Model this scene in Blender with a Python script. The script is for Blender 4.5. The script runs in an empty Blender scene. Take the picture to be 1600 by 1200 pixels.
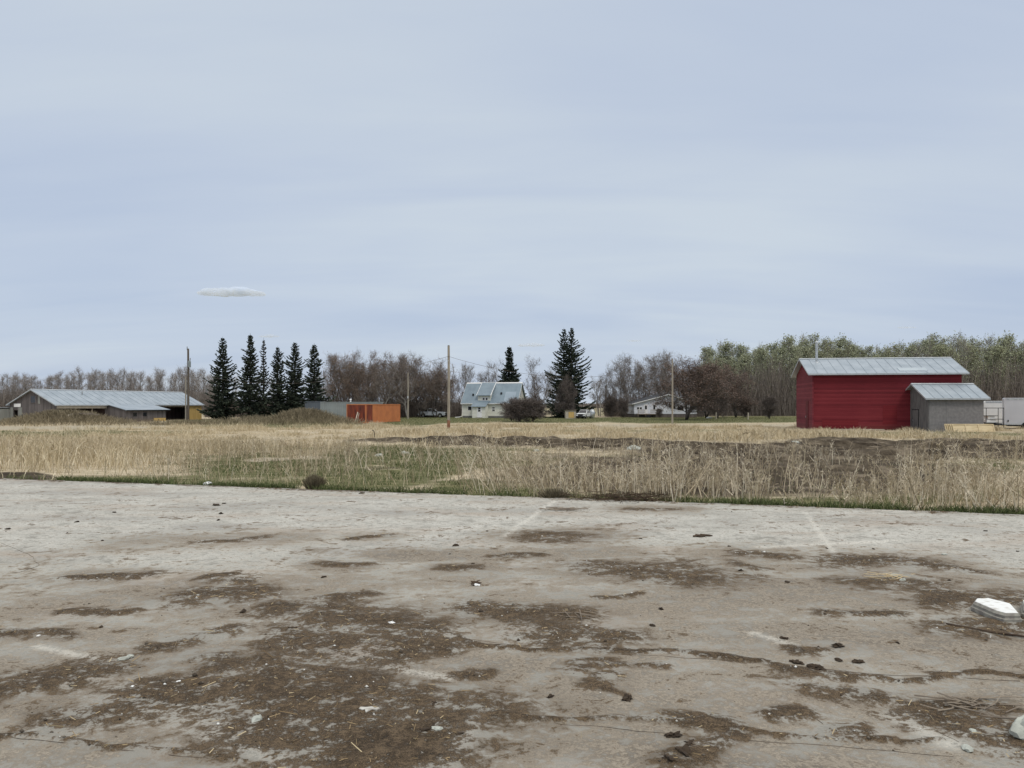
import bpy, math, random
import numpy as np
from mathutils import Vector, Matrix

scene = bpy.context.scene
R = math.radians
# ------------------------------------------------------------------ camera
EYE = 1.7
cam_d = bpy.data.cameras.new("camera"); cam = bpy.data.objects.new("camera", cam_d)
scene.collection.objects.link(cam)
cam.location = (0, 0, EYE); cam.rotation_euler = (R(90), 0, 0)
cam_d.sensor_width = 36; cam_d.lens = 36 * 1200 / 1600; cam_d.shift_y = 0.02
cam_d.clip_start = 0.1; cam_d.clip_end = 12000
scene.camera = cam
# ------------------------------------------------------------------ world, sun, exposure
SUN_EL, SUN_AZ = 55, 150          # azimuth: degrees clockwise from +Y (view direction)
w = bpy.data.worlds.new("World"); scene.world = w; w.use_nodes = True
nt = w.node_tree; nt.nodes.clear(); N = nt.nodes.new; Lk = nt.links.new
out = N("ShaderNodeOutputWorld"); bg = N("ShaderNodeBackground"); bg.inputs[1].default_value = 0.1
sky = N("ShaderNodeTexSky"); sky.sky_type = 'NISHITA'; sky.sun_disc = False
sky.sun_elevation = R(SUN_EL); sky.sun_rotation = R(SUN_AZ)
tc = N("ShaderNodeTexCoord"); sep = N("ShaderNodeSeparateXYZ"); Lk(tc.outputs['Generated'], sep.inputs[0])
def mth(op, a, b=None, c=None, clamp=False):
    n = N("ShaderNodeMath"); n.operation = op; n.use_clamp = clamp
    for i, v in enumerate((a, b, c)):
        if v is None: continue
        if isinstance(v, (int, float)): n.inputs[i].default_value = v
        else: Lk(v, n.inputs[i])
    return n.outputs[0]
zz = mth('MAXIMUM', sep.outputs['Z'], 0.0); za = mth('ADD', zz, 0.16)
cx = mth('DIVIDE', sep.outputs['X'], za); cy = mth('DIVIDE', sep.outputs['Y'], za)
comb = N("ShaderNodeCombineXYZ"); Lk(cx, comb.inputs[0]); Lk(cy, comb.inputs[1])
def wnoise(scale, sx, sy, rot, detail, rough, dist, off=0.0):
    m = N("ShaderNodeMapping"); m.inputs['Scale'].default_value = (sx, sy, 1); m.inputs['Rotation'].default_value = (0, 0, R(rot))
    m.inputs['Location'].default_value = (off, off * .7, 0)
    Lk(comb.outputs[0], m.inputs[0]); n = N("ShaderNodeTexNoise"); n.inputs['Scale'].default_value = scale
    n.inputs['Detail'].default_value = detail; n.inputs['Roughness'].default_value = rough; n.inputs['Distortion'].default_value = dist
    Lk(m.outputs[0], n.inputs['Vector']); return n.outputs['Fac']
n1 = wnoise(0.55, 0.7, 1.3, 14, 4, 0.5, 0.4, 3.3); n2 = wnoise(1.6, 0.35, 1.5, 20, 5, 0.55, 0.5, 7.1)
nm = mth('ADD', mth('MULTIPLY', n1, 0.7), mth('MULTIPLY', n2, 0.3))
cr = N("ShaderNodeValToRGB"); Lk(nm, cr.inputs[0])
e = cr.color_ramp.elements
e[0].position = 0.36; e[0].color = (0.510, 0.598, 0.755, 1)
e[1].position = 0.64; e[1].color = (0.650, 0.725, 0.810, 1)
m_ = cr.color_ramp.elements.new(0.5); m_.color = (0.575, 0.655, 0.785, 1)
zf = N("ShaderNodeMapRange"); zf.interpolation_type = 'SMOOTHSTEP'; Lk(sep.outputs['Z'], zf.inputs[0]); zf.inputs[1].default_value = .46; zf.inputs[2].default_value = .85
zm = N("ShaderNodeMix"); zm.data_type = 'RGBA'; Lk(zf.outputs[0], zm.inputs[0]); Lk(cr.outputs[0], zm.inputs[6]); zm.inputs[7].default_value = (1.36, 1.33, 1.27, 1)   # unseen overcast overhead, brightened and warmed to light the ground more
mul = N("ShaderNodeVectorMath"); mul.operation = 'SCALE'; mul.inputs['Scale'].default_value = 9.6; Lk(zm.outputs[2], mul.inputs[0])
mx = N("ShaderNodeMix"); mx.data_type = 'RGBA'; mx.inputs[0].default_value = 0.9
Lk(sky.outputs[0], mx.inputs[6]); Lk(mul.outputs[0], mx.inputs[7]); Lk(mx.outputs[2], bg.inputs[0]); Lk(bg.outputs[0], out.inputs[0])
sd = bpy.data.lights.new("sun", 'SUN'); sd.energy = 1.2; sd.angle = R(14); sd.color = (1, 0.95, 0.88)
sun = bpy.data.objects.new("sun", sd); scene.collection.objects.link(sun)
az, el = R(SUN_AZ), R(SUN_EL)
sv = Vector((math.sin(az) * math.cos(el), math.cos(az) * math.cos(el), math.sin(el)))
sun.rotation_euler = sv.to_track_quat('Z', 'Y').to_euler(); sun.location = (0, 0, 50)
vs = scene.view_settings; vs.view_transform = 'Standard'; vs.look = 'None'; vs.gamma = 1; vs.exposure = 0.0; vs.use_curve_mapping = False
scene.cycles.max_bounces = 8; scene.cycles.volume_bounces = 8

# ------------------------------------------------------------------ numpy helpers
def lattice(ix, iy, seed):
    h = (ix.astype(np.int64) * 374761393 + iy.astype(np.int64) * 668265263 + seed * 974634777) & 0xffffffff
    h = ((h ^ (h >> 13)) * 1274126177) & 0xffffffff
    return ((h ^ (h >> 16)) & 0xffff) / 65535.0
def vn(x, y, s, seed=0):
    x = np.asarray(x, float) / s; y = np.asarray(y, float) / s
    ix = np.floor(x); iy = np.floor(y); fx = x - ix; fy = y - iy
    fx = fx * fx * (3 - 2 * fx); fy = fy * fy * (3 - 2 * fy)
    a = lattice(ix, iy, seed); b = lattice(ix + 1, iy, seed); c = lattice(ix, iy + 1, seed); d = lattice(ix + 1, iy + 1, seed)
    return (a * (1 - fx) + b * fx) * (1 - fy) + (c * (1 - fx) + d * fx) * fy
def fbm(x, y, s, seed=0, o=4):
    t = 0; a = .5; n = 0
    for k in range(o):
        t = t + a * vn(x, y, s / 2 ** k, seed + k * 17); n += a; a *= .5
    return t / n
def sst(a, b, x):
    t = np.clip((np.asarray(x, float) - a) / (b - a), 0, 1); return t * t * (3 - 2 * t)
def edge_y(x): return 14.16 - .2944 * np.asarray(x, float)
def base_z(x, y):
    d = (np.asarray(y, float) - edge_y(x)) / 1.0425
    return -.06 - .78 * sst(0, 32, d)
def to_px(x, y, z):
    y = np.maximum(y, .5); return 800 + 1200 * x / y, 632 + 1200 * (EYE - z) / y
def ell(px, py, L):
    m = np.zeros_like(px)
    for (cx, cy, rx, ry, s) in L:
        d = ((px - cx) / rx) ** 2 + ((py - cy) / ry) ** 2
        m = np.maximum(m, s * (1 - sst(.45, 1.3, d)))
    return m
DIRT = [(1180, 745, 430, 36, .8), (1300, 709, 340, 17, 1), (1000, 700, 150, 9, .7), (620, 690, 90, 4, .9), (760, 692, 140, 7, 1), (930, 694, 130, 8, 1), (1320, 694, 110, 8, 1), (1480, 703, 170, 16, 1), (1100, 700, 90, 7, .8), (1600, 705, 90, 17, 1),
        (1330, 715, 130, 13, .7), (20, 745, 70, 8, .9), (600, 733, 40, 6, .5), (1150, 705, 260, 20, .45), (850, 715, 70, 8, .5)]
GREEN = [(430, 733, 150, 16, .75), (20, 681, 120, 8, 1), (160, 676, 70, 4, .9), (320, 660, 60, 5, 1), (610, 728, 125, 36, 1), (560, 745, 90, 20, 1), (700, 712, 120, 12, .8), (700, 655, 110, 6.5, 1), (860, 656, 120, 5.5, .9), (560, 666, 120, 3, .5),
         (1060, 656, 160, 6, 1), (1190, 655, 120, 6, .9), (900, 673, 330, 2.2, .5), (1450, 679, 190, 5, .7), (1350, 677, 120, 3, .6), (1530, 735, 80, 16, .8), (860, 730, 70, 18, .8), (1010, 745, 90, 18, .6), (1250, 740, 120, 20, .6),
         (1150, 770, 480, 26, .85), (800, 760, 140, 12, .8), (300, 752, 260, 12, .7), (1350, 745, 250, 25, .5), (250, 676, 60, 4, .5), (420, 664, 140, 5, .7), (640, 661, 50, 5, 1)]
ROAD = [(0, 669, 160, 3, 1), (150, 668, 120, 2.4, 1), (250, 664, 80, 2.2, .8), (1120, 664.5, 230, 1.6, 1), (950, 666, 100, 1.6, .8), (410, 717, 40, 3, .8), (480, 716, 22, 3, 1)]
def zones(x, y):
    x = np.asarray(x, float); y = np.asarray(y, float)
    px, py = to_px(x, y, base_z(x, y))
    px = px + 40 * (fbm(x, y, 4, 5) - .5); py = py + 6 * (fbm(x, y, 3, 9) - .5) * np.clip(30 / y, .3, 1)
    d = (y - edge_y(x)) / 1.0425
    g = ell(px, py, GREEN); t = ell(px, py, DIRT); r = ell(px, py, ROAD)
    es = (1 - sst(.25, .9, d)) * sst(-.1, .1, d)
    g = np.maximum(g, es * np.where(px > 90, .9, 0)); t = np.maximum(t, (1 - sst(.0, .35, d)) * sst(700, 800, px))
    g = np.maximum(g, .85 * sst(.50, .60, fbm(x, y, 3.6, 151)) * (1 - sst(38, 52, y)) * sst(170, 420, px + 160 * (fbm(x, y, 1.2, 157) - .5)))
    far = sst(150, 190, y); g = np.maximum(g, far * .5)
    g = g * (1 - t) * (1 - r)
    return g, t, r
def gz(x, y):
    x = np.asarray(x, float); y = np.asarray(y, float); z = base_z(x, y)
    d = (y - edge_y(x)) / 1.0425; out_ = sst(0, 1.2, d)
    nr = np.clip(1 - (y - 60) / 60, .25, 1)
    z = z + out_ * nr * .16 * (fbm(x, y, 3.2, 21) - .5)
    g, t, r = zones(x, y)
    z = z + out_ * t * nr * (.85 * (fbm(x * .55, y * 1.6, 1.5, 33, 4) - .42)) * np.clip((d - 1) / 6, 0, 1)
    z = z + 1.35 * np.exp(-((x + 55.3) / 5.2) ** 2 - ((y - 95) / 3.6) ** 2) * (.7 + .6 * fbm(x, y, 2, 41))
    z = z + 1.45 * np.exp(-((x + 25.8) / 4.2) ** 2 - ((y - 96) / 3.2) ** 2) * (.7 + .6 * fbm(x, y, 2, 43))
    z = z + .55 * np.exp(-((x + 34) / 5) ** 2 - ((y - 104) / 3.2) ** 2)
    return z
def gz1(x, y): return float(gz(np.array([x]), np.array([y]))[0])
def X(px, D): return (px - 800) / 1200 * D
def Z(py, D): return EYE + (632 - py) / 1200 * D

# ------------------------------------------------------------------ materials
def newmat(name):
    m = bpy.data.materials.new(name); m.use_nodes = True; nt = m.node_tree; nt.nodes.clear()
    o = nt.nodes.new("ShaderNodeOutputMaterial"); p = nt.nodes.new("ShaderNodeBsdfPrincipled"); nt.links.new(p.outputs[0], o.inputs[0])
    return m, nt, p
def c4(c): return (*c, 1)
def tex(nt, kind, coord='Object', scale=(1, 1, 1), **kw):
    t = nt.nodes.new("ShaderNodeTexCoord"); mp = nt.nodes.new("ShaderNodeMapping"); mp.inputs['Scale'].default_value = scale
    nt.links.new(t.outputs[coord], mp.inputs[0]); n = nt.nodes.new(kind); nt.links.new(mp.outputs[0], n.inputs['Vector'])
    for k, v in kw.items(): n.inputs[k].default_value = v
    return n
def ramp(nt, src, stops):
    r = nt.nodes.new("ShaderNodeValToRGB"); nt.links.new(src, r.inputs[0]); el = r.color_ramp.elements
    while len(el) > 1: el.remove(el[-1])
    el[0].position = stops[0][0]; el[0].color = c4(stops[0][1])
    for p, c in stops[1:]:
        e = el.new(p); e.color = c4(c)
    return r.outputs[0]
def mixc(nt, fac, a, b, mode='MIX'):
    m = nt.nodes.new("ShaderNodeMix"); m.data_type = 'RGBA'; m.blend_type = mode
    for s, v in ((0, fac), (6, a), (7, b)):
        if isinstance(v, (int, float)): m.inputs[s].default_value = v
        elif isinstance(v, tuple): m.inputs[s].default_value = c4(v)
        else: nt.links.new(v, m.inputs[s])
    return m.outputs[2]
def mt(nt, op, a, b=0.0, clamp=False):
    n = nt.nodes.new("ShaderNodeMath"); n.operation = op; n.use_clamp = clamp
    for i, v in enumerate((a, b)):
        if isinstance(v, (int, float)): n.inputs[i].default_value = v
        else: nt.links.new(v, n.inputs[i])
    return n.outputs[0]
def bump(nt, p, src, strength=.5, dist=.02):
    b = nt.nodes.new("ShaderNodeBump"); b.inputs['Strength'].default_value = strength; b.inputs['Distance'].default_value = dist
    nt.links.new(src, b.inputs['Height']); nt.links.new(b.outputs[0], p.inputs['Normal'])
def plain(name, a, b=None, scale=3.0, stretch=(1, 1, 1), rough=.8, metal=0.0, detail=5, lo=.35, hi=.65, bmp=0.0, spec=.3):
    m, nt, p = newmat(name); b = b or tuple(v * .75 for v in a)
    n = tex(nt, "ShaderNodeTexNoise", scale=stretch, Scale=scale, Detail=detail)
    nt.links.new(ramp(nt, n.outputs['Fac'], [(lo, a), (hi, b)]), p.inputs['Base Color'])
    p.inputs['Roughness'].default_value = rough; p.inputs['Metallic'].default_value = metal; p.inputs['Specular IOR Level'].default_value = spec
    if bmp: bump(nt, p, n.outputs['Fac'], bmp)
    return m
def boards(name, cols, gap, axis='X', width=.18, bands='X', dirt=None, rough=.85):
    """planks: per-board tone, dark joints, streaky grain. axis = object axis the boards are counted along"""
    m, nt, p = newmat(name)
    t = nt.nodes.new("ShaderNodeTexCoord"); s = nt.nodes.new("ShaderNodeSeparateXYZ"); nt.links.new(t.outputs['Object'], s.inputs[0])
    if axis == 'Z': u = s.outputs['Z']
    else: u = mt(nt, 'ADD', s.outputs['X'], s.outputs['Y'])
    q = mt(nt, 'DIVIDE', u, width); fl = mt(nt, 'FLOOR', q); fr = mt(nt, 'FRACT', q)
    wn = nt.nodes.new("ShaderNodeTexWhiteNoise"); wn.noise_dimensions = '1D'; nt.links.new(fl, wn.inputs['W'])
    st = (6, 6, .5) if axis != 'Z' else (.5, .5, 6)
    g = tex(nt, "ShaderNodeTexNoise", scale=st, Scale=1.5, Detail=6, Roughness=.65)
    g2 = tex(nt, "ShaderNodeTexNoise", scale=(1, 1, 1), Scale=.35, Detail=4)
    v = mt(nt, 'ADD', mt(nt, 'MULTIPLY', wn.outputs['Value'], .3), mt(nt, 'ADD', mt(nt, 'MULTIPLY', g.outputs['Fac'], .45), mt(nt, 'MULTIPLY', g2.outputs['Fac'], .35)))
    col = ramp(nt, v, [(.3 + .45 * i / (len(cols) - 1), c) for i, c in enumerate(cols)])
    j = mt(nt, 'LESS_THAN', fr, gap)
    dk = tuple(x * .45 for x in cols[0])
    col = mixc(nt, mt(nt, 'MULTIPLY', j, .8), col, dk)
    if dirt:
        zf = mt(nt, 'MULTIPLY', mt(nt, 'SUBTRACT', .7, s.outputs['Z']), 1.2, clamp=True)
        col = mixc(nt, mt(nt, 'MULTIPLY', zf, mt(nt, 'MULTIPLY', g.outputs['Fac'], 1.1)), col, dirt)
    nt.links.new(col, p.inputs['Base Color']); p.inputs['Roughness'].default_value = rough; p.inputs['Specular IOR Level'].default_value = .25
    bump(nt, p, j, -.6, .01)
    return m
def tinted(name, stops, rough=.9, trans=0.0):
    m, nt, p = newmat(name); a = nt.nodes.new("ShaderNodeAttribute"); a.attribute_name = 'tint'
    nt.links.new(ramp(nt, a.outputs['Fac'], stops), p.inputs['Base Color']); p.inputs['Roughness'].default_value = rough; p.inputs['Specular IOR Level'].default_value = .15
    return m

M = {}
M['straw'] = tinted('straw', [(0, (.25, .20, .12)), (.35, (.42, .345, .22)), (.7, (.58, .49, .33)), (1, (.70, .62, .45))])
M['weed'] = tinted('dead_weed', [(0, (.18, .14, .09)), (.4, (.36, .295, .195)), (.75, (.54, .46, .33)), (1, (.74, .66, .51))])
M['green'] = tinted('green_grass', [(0, (.050, .065, .025)), (.5, (.105, .130, .050)), (.8, (.17, .18, .08)), (1, (.34, .29, .16))])
M['brush'] = tinted('dry_brush', [(0, (.10, .085, .055)), (.5, (.22, .185, .12)), (1, (.38, .32, .21))])
M['litter'] = tinted('litter', [(0, (.16, .11, .06)), (.6, (.36, .27, .15)), (1, (.55, .45, .28))])
M['pebble'] = tinted('pebble', [(0, (.05, .04, .03)), (.45, (.22, .19, .15)), (.8, (.5, .48, .42)), (1, (.8, .8, .76))])
M['bark_grey'] = plain('bark_grey', (.34, .32, .29), (.16, .145, .13), scale=1.2, stretch=(1, 1, .4), bmp=.3)
M['bark_pale'] = plain('bark_pale', (.60, .59, .50), (.34, .33, .27), scale=1.5, stretch=(1, 1, .5))
M['bark_dark'] = plain('bark_dark', (.105, .09, .078), (.062, .053, .046), scale=1.5, stretch=(1, 1, .4))
M['twig_grey'] = tinted('twig_grey', [(0, (.20, .18, .165)), (1, (.42, .38, .35))])
M['twig_mid'] = tinted('twig_mid', [(0, (.11, .094, .082)), (1, (.29, .25, .215))])
M['twig_dark'] = tinted('twig_dark', [(0, (.085, .073, .066)), (1, (.20, .168, .148))])
M['bud_red'] = tinted('bud_red', [(0, (.12, .082, .066)), (1, (.245, .175, .14))])
M['bud_rust'] = tinted('bud_rust', [(0, (.16, .105, .078)), (1, (.33, .225, .165))])
M['leaf'] = tinted('young_leaf', [(0, (.22, .235, .15)), (.6, (.35, .37, .235)), (1, (.48, .50, .34))])
M['needle'] = tinted('spruce_needle', [(0, (.030, .040, .030)), (.7, (.066, .082, .058)), (1, (.13, .145, .105))])
M['needle_sparse'] = tinted('sparse_needle', [(0, (.035, .035, .028)), (.6, (.075, .075, .058)), (1, (.15, .135, .11))])
M['red_siding'] = boards('red_siding', [(.11, .013, .018), (.16, .018, .025), (.205, .028, .035)], .05, 'Z', .2, dirt=(.16, .06, .045))
M['red_gable'] = boards('red_gable', [(.12, .018, .026), (.155, .024, .033), (.195, .036, .045)], .06, 'Z', .24, dirt=(.22, .10, .08))
M['red_patch'] = boards('red_patch', [(.125, .012, .018), (.155, .014, .020), (.175, .019, .023)], .06, 'Z', .24)
M['red_trim'] = plain('red_trim', (.12, .014, .018))
M['tin'] = plain('tin_roof', (.39, .44, .48), (.30, .35, .39), scale=.8, stretch=(1, 1, 1), rough=.42, metal=.35, spec=.5, detail=6)
M['tin_new'] = plain('tin_patch', (.46, .52, .55), (.40, .45, .49), scale=.8, rough=.45, metal=.3)
M['tin_house'] = plain('house_tin', (.22, .28, .32), (.18, .23, .27), scale=.7, rough=.5, metal=.25)
M['tin_house_new'] = plain('house_tin_patch', (.30, .36, .41), (.26, .32, .37), scale=.7, rough=.5, metal=.25)
M['tin_edge'] = plain('tin_edge', (.50, .53, .55), (.38, .41, .43), rough=.4, metal=.3)
M['galv'] = plain('galvanised', (.62, .64, .64), (.42, .44, .45), scale=6, rough=.35, metal=.7)
M['stucco'] = plain('grey_stucco', (.25, .24, .235), (.175, .17, .168), scale=4, rough=.95, detail=8, bmp=.4, lo=.3, hi=.7)
M['stucco_dark'] = plain('grey_plywood', (.175, .17, .165), (.115, .113, .112), scale=2.2, stretch=(2, 2, .5), rough=.95, detail=7)
M['weathered'] = boards('weathered_boards', [(.070, .062, .060), (.125, .112, .108), (.19, .17, .165)], .07, 'X', .2, dirt=(.16, .12, .08))
M['weathered_red'] = boards('weathered_red', [(.075, .050, .048), (.12, .085, .080), (.17, .13, .12)], .07, 'X', .2)
M['pale_boards'] = boards('pale_boards', [(.20, .205, .19), (.27, .275, .25), (.33, .34, .31)], .05, 'X', .3)
M['fascia'] = plain('beige_fascia', (.50, .45, .36), (.38, .34, .27), scale=1.5)
M['plywood'] = plain('plywood', (.60, .42, .16), (.50, .34, .12), scale=2, stretch=(3, 3, .4), rough=.7)
M['plywood_pale'] = plain('pale_plywood', (.66, .54, .34), (.52, .41, .24), scale=2, stretch=(.5, 3, 3), rough=.7)
M['lumber'] = plain('lumber', (.68, .55, .34), (.55, .43, .25), scale=3, rough=.7)
M['lumber_old'] = plain('old_lumber', (.30, .25, .19), (.18, .15, .12), scale=3, rough=.85)
M['cream'] = boards('cream_siding', [(.66, .655, .57), (.71, .705, .62), (.75, .745, .66)], .08, 'Z', .2)
M['white'] = plain('white_paint', (.80, .80, .78), (.72, .72, .71), scale=1.5, rough=.55)
M['white_siding'] = boards('white_siding', [(.60, .62, .66), (.68, .70, .74), (.74, .76, .79)], .08, 'Z', .2)
M['glass'] = plain('dark_glass', (.012, .014, .018), (.02, .022, .026), rough=.08, spec=.8)
M['black'] = plain('black_paint', (.015, .015, .016), (.022, .022, .023), rough=.45)
M['dark_in'] = plain('dark_interior', (.02, .018, .016), (.012, .011, .010), rough=.95)
M['rubber'] = plain('rubber', (.025, .025, .026), rough=.85)
M['silver'] = plain('silver_paint', (.46, .48, .50), (.40, .42, .44), rough=.35, metal=.15, spec=.6)
M['white_car'] = plain('white_car_paint', (.74, .75, .74), (.66, .67, .66), rough=.35, spec=.5)
M['chrome'] = plain('chrome', (.6, .6, .6), (.5, .5, .5), rough=.2, metal=.9)
M['orange'] = plain('orange_container_paint', (.54, .20, .075), (.44, .16, .064), scale=.9, rough=.7, detail=7)
M['rust'] = plain('rusted_container_paint', (.25, .060, .030), (.105, .034, .026), scale=1.4, stretch=(3, 3, .5), rough=.85, detail=7)
M['grey_cont'] = plain('grey_container_paint', (.235, .27, .27), (.185, .21, .21), scale=.8, rough=.6)
M['slate_cont'] = plain('slate_container_paint', (.11, .13, .15), (.085, .10, .115), scale=.8, rough=.6)
M['pole_wood'] = plain('pole_wood', (.37, .335, .27), (.25, .22, .175), scale=2.5, stretch=(4, 4, .3), rough=.9, bmp=.3)
M['pole_dark'] = plain('pole_wood_dark', (.15, .125, .10), (.095, .08, .065), scale=2.5, stretch=(4, 4, .3), rough=.9)
M['pole_foot'] = plain('pole_foot_stain', (.30, .15, .09), (.17, .075, .045), scale=3, stretch=(2, 2, .6), rough=.9)
M['trailer'] = plain('trailer_skin', (.56, .57, .60), (.50, .51, .54), scale=.6, rough=.4, spec=.5)
M['soil'] = plain('soil', (.060, .043, .028), (.032, .024, .017), scale=9, rough=1, detail=7, bmp=.6)
M['flake'] = plain('pale_flake', (.60, .59, .54), (.36, .34, .30), scale=22, rough=.85, detail=8)
M['crack'] = plain('crack_dirt', (.18, .15, .115), (.085, .066, .05), scale=30, rough=1)
M['stone_white'] = plain('white_concrete', (.80, .81, .79), (.52, .50, .45), scale=16, rough=.85, detail=10, lo=.5, hi=.72, bmp=.15)
M['stone_side'] = plain('dark_concrete', (.34, .33, .28), (.22, .20, .18), scale=18, rough=.9, detail=8, bmp=.3)
M['rock'] = plain('pale_rock', (.50, .52, .46), (.30, .31, .27), scale=9, rough=.8, detail=8, bmp=.4)
M['root'] = plain('root_wood', (.10, .07, .045), (.05, .035, .025), scale=8, rough=1)
M['sign'] = plain('white_sign', (.85, .85, .83), (.8, .8, .78), rough=.5)
M['fibre'] = plain('black_fibre', (.03, .028, .026), rough=.7)

# ground sheet material (zones are where grass, soil and sand really lie)
def ground_mat():
    m, nt, p = newmat('ground')
    a = nt.nodes.new("ShaderNodeAttribute"); a.attribute_name = 'zone'; s = nt.nodes.new("ShaderNodeSeparateColor"); nt.links.new(a.outputs['Color'], s.inputs[0])
    n1 = tex(nt, "ShaderNodeTexNoise", scale=(1, 1, 1), Scale=.9, Detail=9, Roughness=.65)
    n2 = tex(nt, "ShaderNodeTexNoise", scale=(.5, 2.2, 1), Scale=2.0, Detail=8, Roughness=.7)
    n3 = tex(nt, "ShaderNodeTexNoise", scale=(1, 1, 1), Scale=9, Detail=6)
    st = ramp(nt, n2.outputs['Fac'], [(.32, (.25, .205, .135)), (.5, (.44, .37, .26)), (.66, (.60, .52, .38))])
    gr = ramp(nt, n2.outputs['Fac'], [(.3, (.075, .080, .036)), (.5, (.145, .145, .070)), (.7, (.27, .235, .135))])
    so = ramp(nt, n1.outputs['Fac'], [(.36, (.030, .022, .015)), (.52, (.085, .068, .048)), (.66, (.20, .165, .12))])
    ro = ramp(nt, n3.outputs['Fac'], [(.3, (.34, .29, .21)), (.7, (.46, .41, .31))])
    def th(ch, k=1.0):
        v = mt(nt, 'ADD', ch, mt(nt, 'MULTIPLY', mt(nt, 'SUBTRACT', n1.outputs['Fac'], .5), 1.3 * k))
        return mt(nt, 'MULTIPLY', mt(nt, 'SUBTRACT', v, .3), 2.6, clamp=True)
    c = mixc(nt, th(s.outputs[0]), st, gr); c = mixc(nt, th(s.outputs[1]), c, so); c = mixc(nt, th(s.outputs[2], .5), c, ro)
    nt.links.new(c, p.inputs['Base Color']); p.inputs['Roughness'].default_value = 1; p.inputs['Specular IOR Level'].default_value = .1
    bump(nt, p, n3.outputs['Fac'], .8, .06); return m
def concrete_mat():
    m, nt, p = newmat('worn_concrete')
    a = nt.nodes.new("ShaderNodeAttribute"); a.attribute_name = 'zone'; s = nt.nodes.new("ShaderNodeSeparateColor"); nt.links.new(a.outputs['Color'], s.inputs[0])
    dirt, film, pale = s.outputs[0], s.outputs[1], s.outputs[2]
    def nz(sc, st=(1, 1, 1), det=6, ro=.6, di=0.0):
        o = tex(nt, "ShaderNodeTexNoise", scale=st, Scale=sc, Detail=det, Roughness=ro, Distortion=di).outputs['Fac']
        return mt(nt, 'SUBTRACT', o, .5)
    big = nz(.7, (.5, 1.1, 1), 5); mid = nz(2.4, (.85, 1.05, 1), 8, .62, .8); sm = nz(9, (1, 1, 1), 8, .68, .5); fine = nz(34, (1, 1, 1), 8, .75); grit = nz(150, (1, 1, 1), 4, .75); alt = nz(1.3, (.35, 1.0, 3), 6, .6, .5)
    def lin(*pairs):
        v = 0.0
        for n, k in pairs: v = mt(nt, 'ADD', mt(nt, 'MULTIPLY', n, k), v)
        return v
    v = mt(nt, 'ADD', lin((mid, 2.0), (sm, 1.7), (fine, 1.5)), .5, True)
    c = ramp(nt, v, [(.12, (.27, .258, .225)), (.5, (.455, .443, .395)), (.88, (.68, .668, .61))])
    c = mixc(nt, mt(nt, 'MULTIPLY', lin((big, 7), (mid, 4.0), (sm, 2)), .7, True), c, (.31, .30, .275))
    c = mixc(nt, mt(nt, 'MULTIPLY', lin((alt, 6), (sm, 3.0), (fine, 2)), .5, True), c, (.38, .31, .245))
    f = mt(nt, 'ADD', mt(nt, 'MULTIPLY', film, 1.5), lin((mid, 5.5), (sm, 5.5), (fine, 4.5), (big, 2.4)))
    f = mt(nt, 'MULTIPLY', mt(nt, 'SUBTRACT', f, .42), 1.15, True)
    fv = mt(nt, 'ADD', lin((sm, 2.4), (fine, 2.6), (mid, 1.6)), .5, True)
    fc = ramp(nt, fv, [(.15, (.10, .080, .058)), (.5, (.200, .165, .122)), (.85, (.38, .335, .265))])
    c = mixc(nt, mt(nt, 'MULTIPLY', f, .88), c, fc)
    c = mixc(nt, mt(nt, 'MULTIPLY', mt(nt, 'ADD', pale, lin((fine, 5), (sm, 6), (mid, 3)), True), mt(nt, 'MULTIPLY', pale, .55), True), c, (.66, .64, .57))
    d = mt(nt, 'ADD', mt(nt, 'MULTIPLY', dirt, 1.35), lin((mid, 4.2), (sm, 5.2), (fine, 4.5)))
    thin = mt(nt, 'MULTIPLY', mt(nt, 'SUBTRACT', d, .22), 1.3, True)
    c = mixc(nt, mt(nt, 'MULTIPLY', thin, .50), c, (.125, .098, .070))
    d = mt(nt, 'MULTIPLY', mt(nt, 'SUBTRACT', d, .60), 1.7, True)
    dc = ramp(nt, mt(nt, 'ADD', lin((grit, 2.4), (fine, 2.2), (sm, 1.8)), .5, True), [(.12, (.020, .013, .006)), (.5, (.070, .046, .024)), (.88, (.165, .115, .066))])
    c = mixc(nt, mt(nt, 'MULTIPLY', d, .92), c, dc)
    g = mt(nt, 'ADD', 1.0, mt(nt, 'ADD', mt(nt, 'MULTIPLY', grit, .55), mt(nt, 'MULTIPLY', fine, .35))); gg = nt.nodes.new("ShaderNodeCombineColor")
    for i in range(3): nt.links.new(g, gg.inputs[i])
    c = mixc(nt, 1.0, c, gg.outputs[0], 'MULTIPLY')
    nt.links.new(c, p.inputs['Base Color']); p.inputs['Roughness'].default_value = .85; p.inputs['Specular IOR Level'].default_value = .2
    h = mt(nt, 'ADD', mt(nt, 'MULTIPLY', fine, .6), mt(nt, 'MULTIPLY', mt(nt, 'MULTIPLY', grit, d), 2.5))
    bump(nt, p, h, .6, .012); return m
M['ground'] = ground_mat(); M['concrete'] = concrete_mat()

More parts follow.
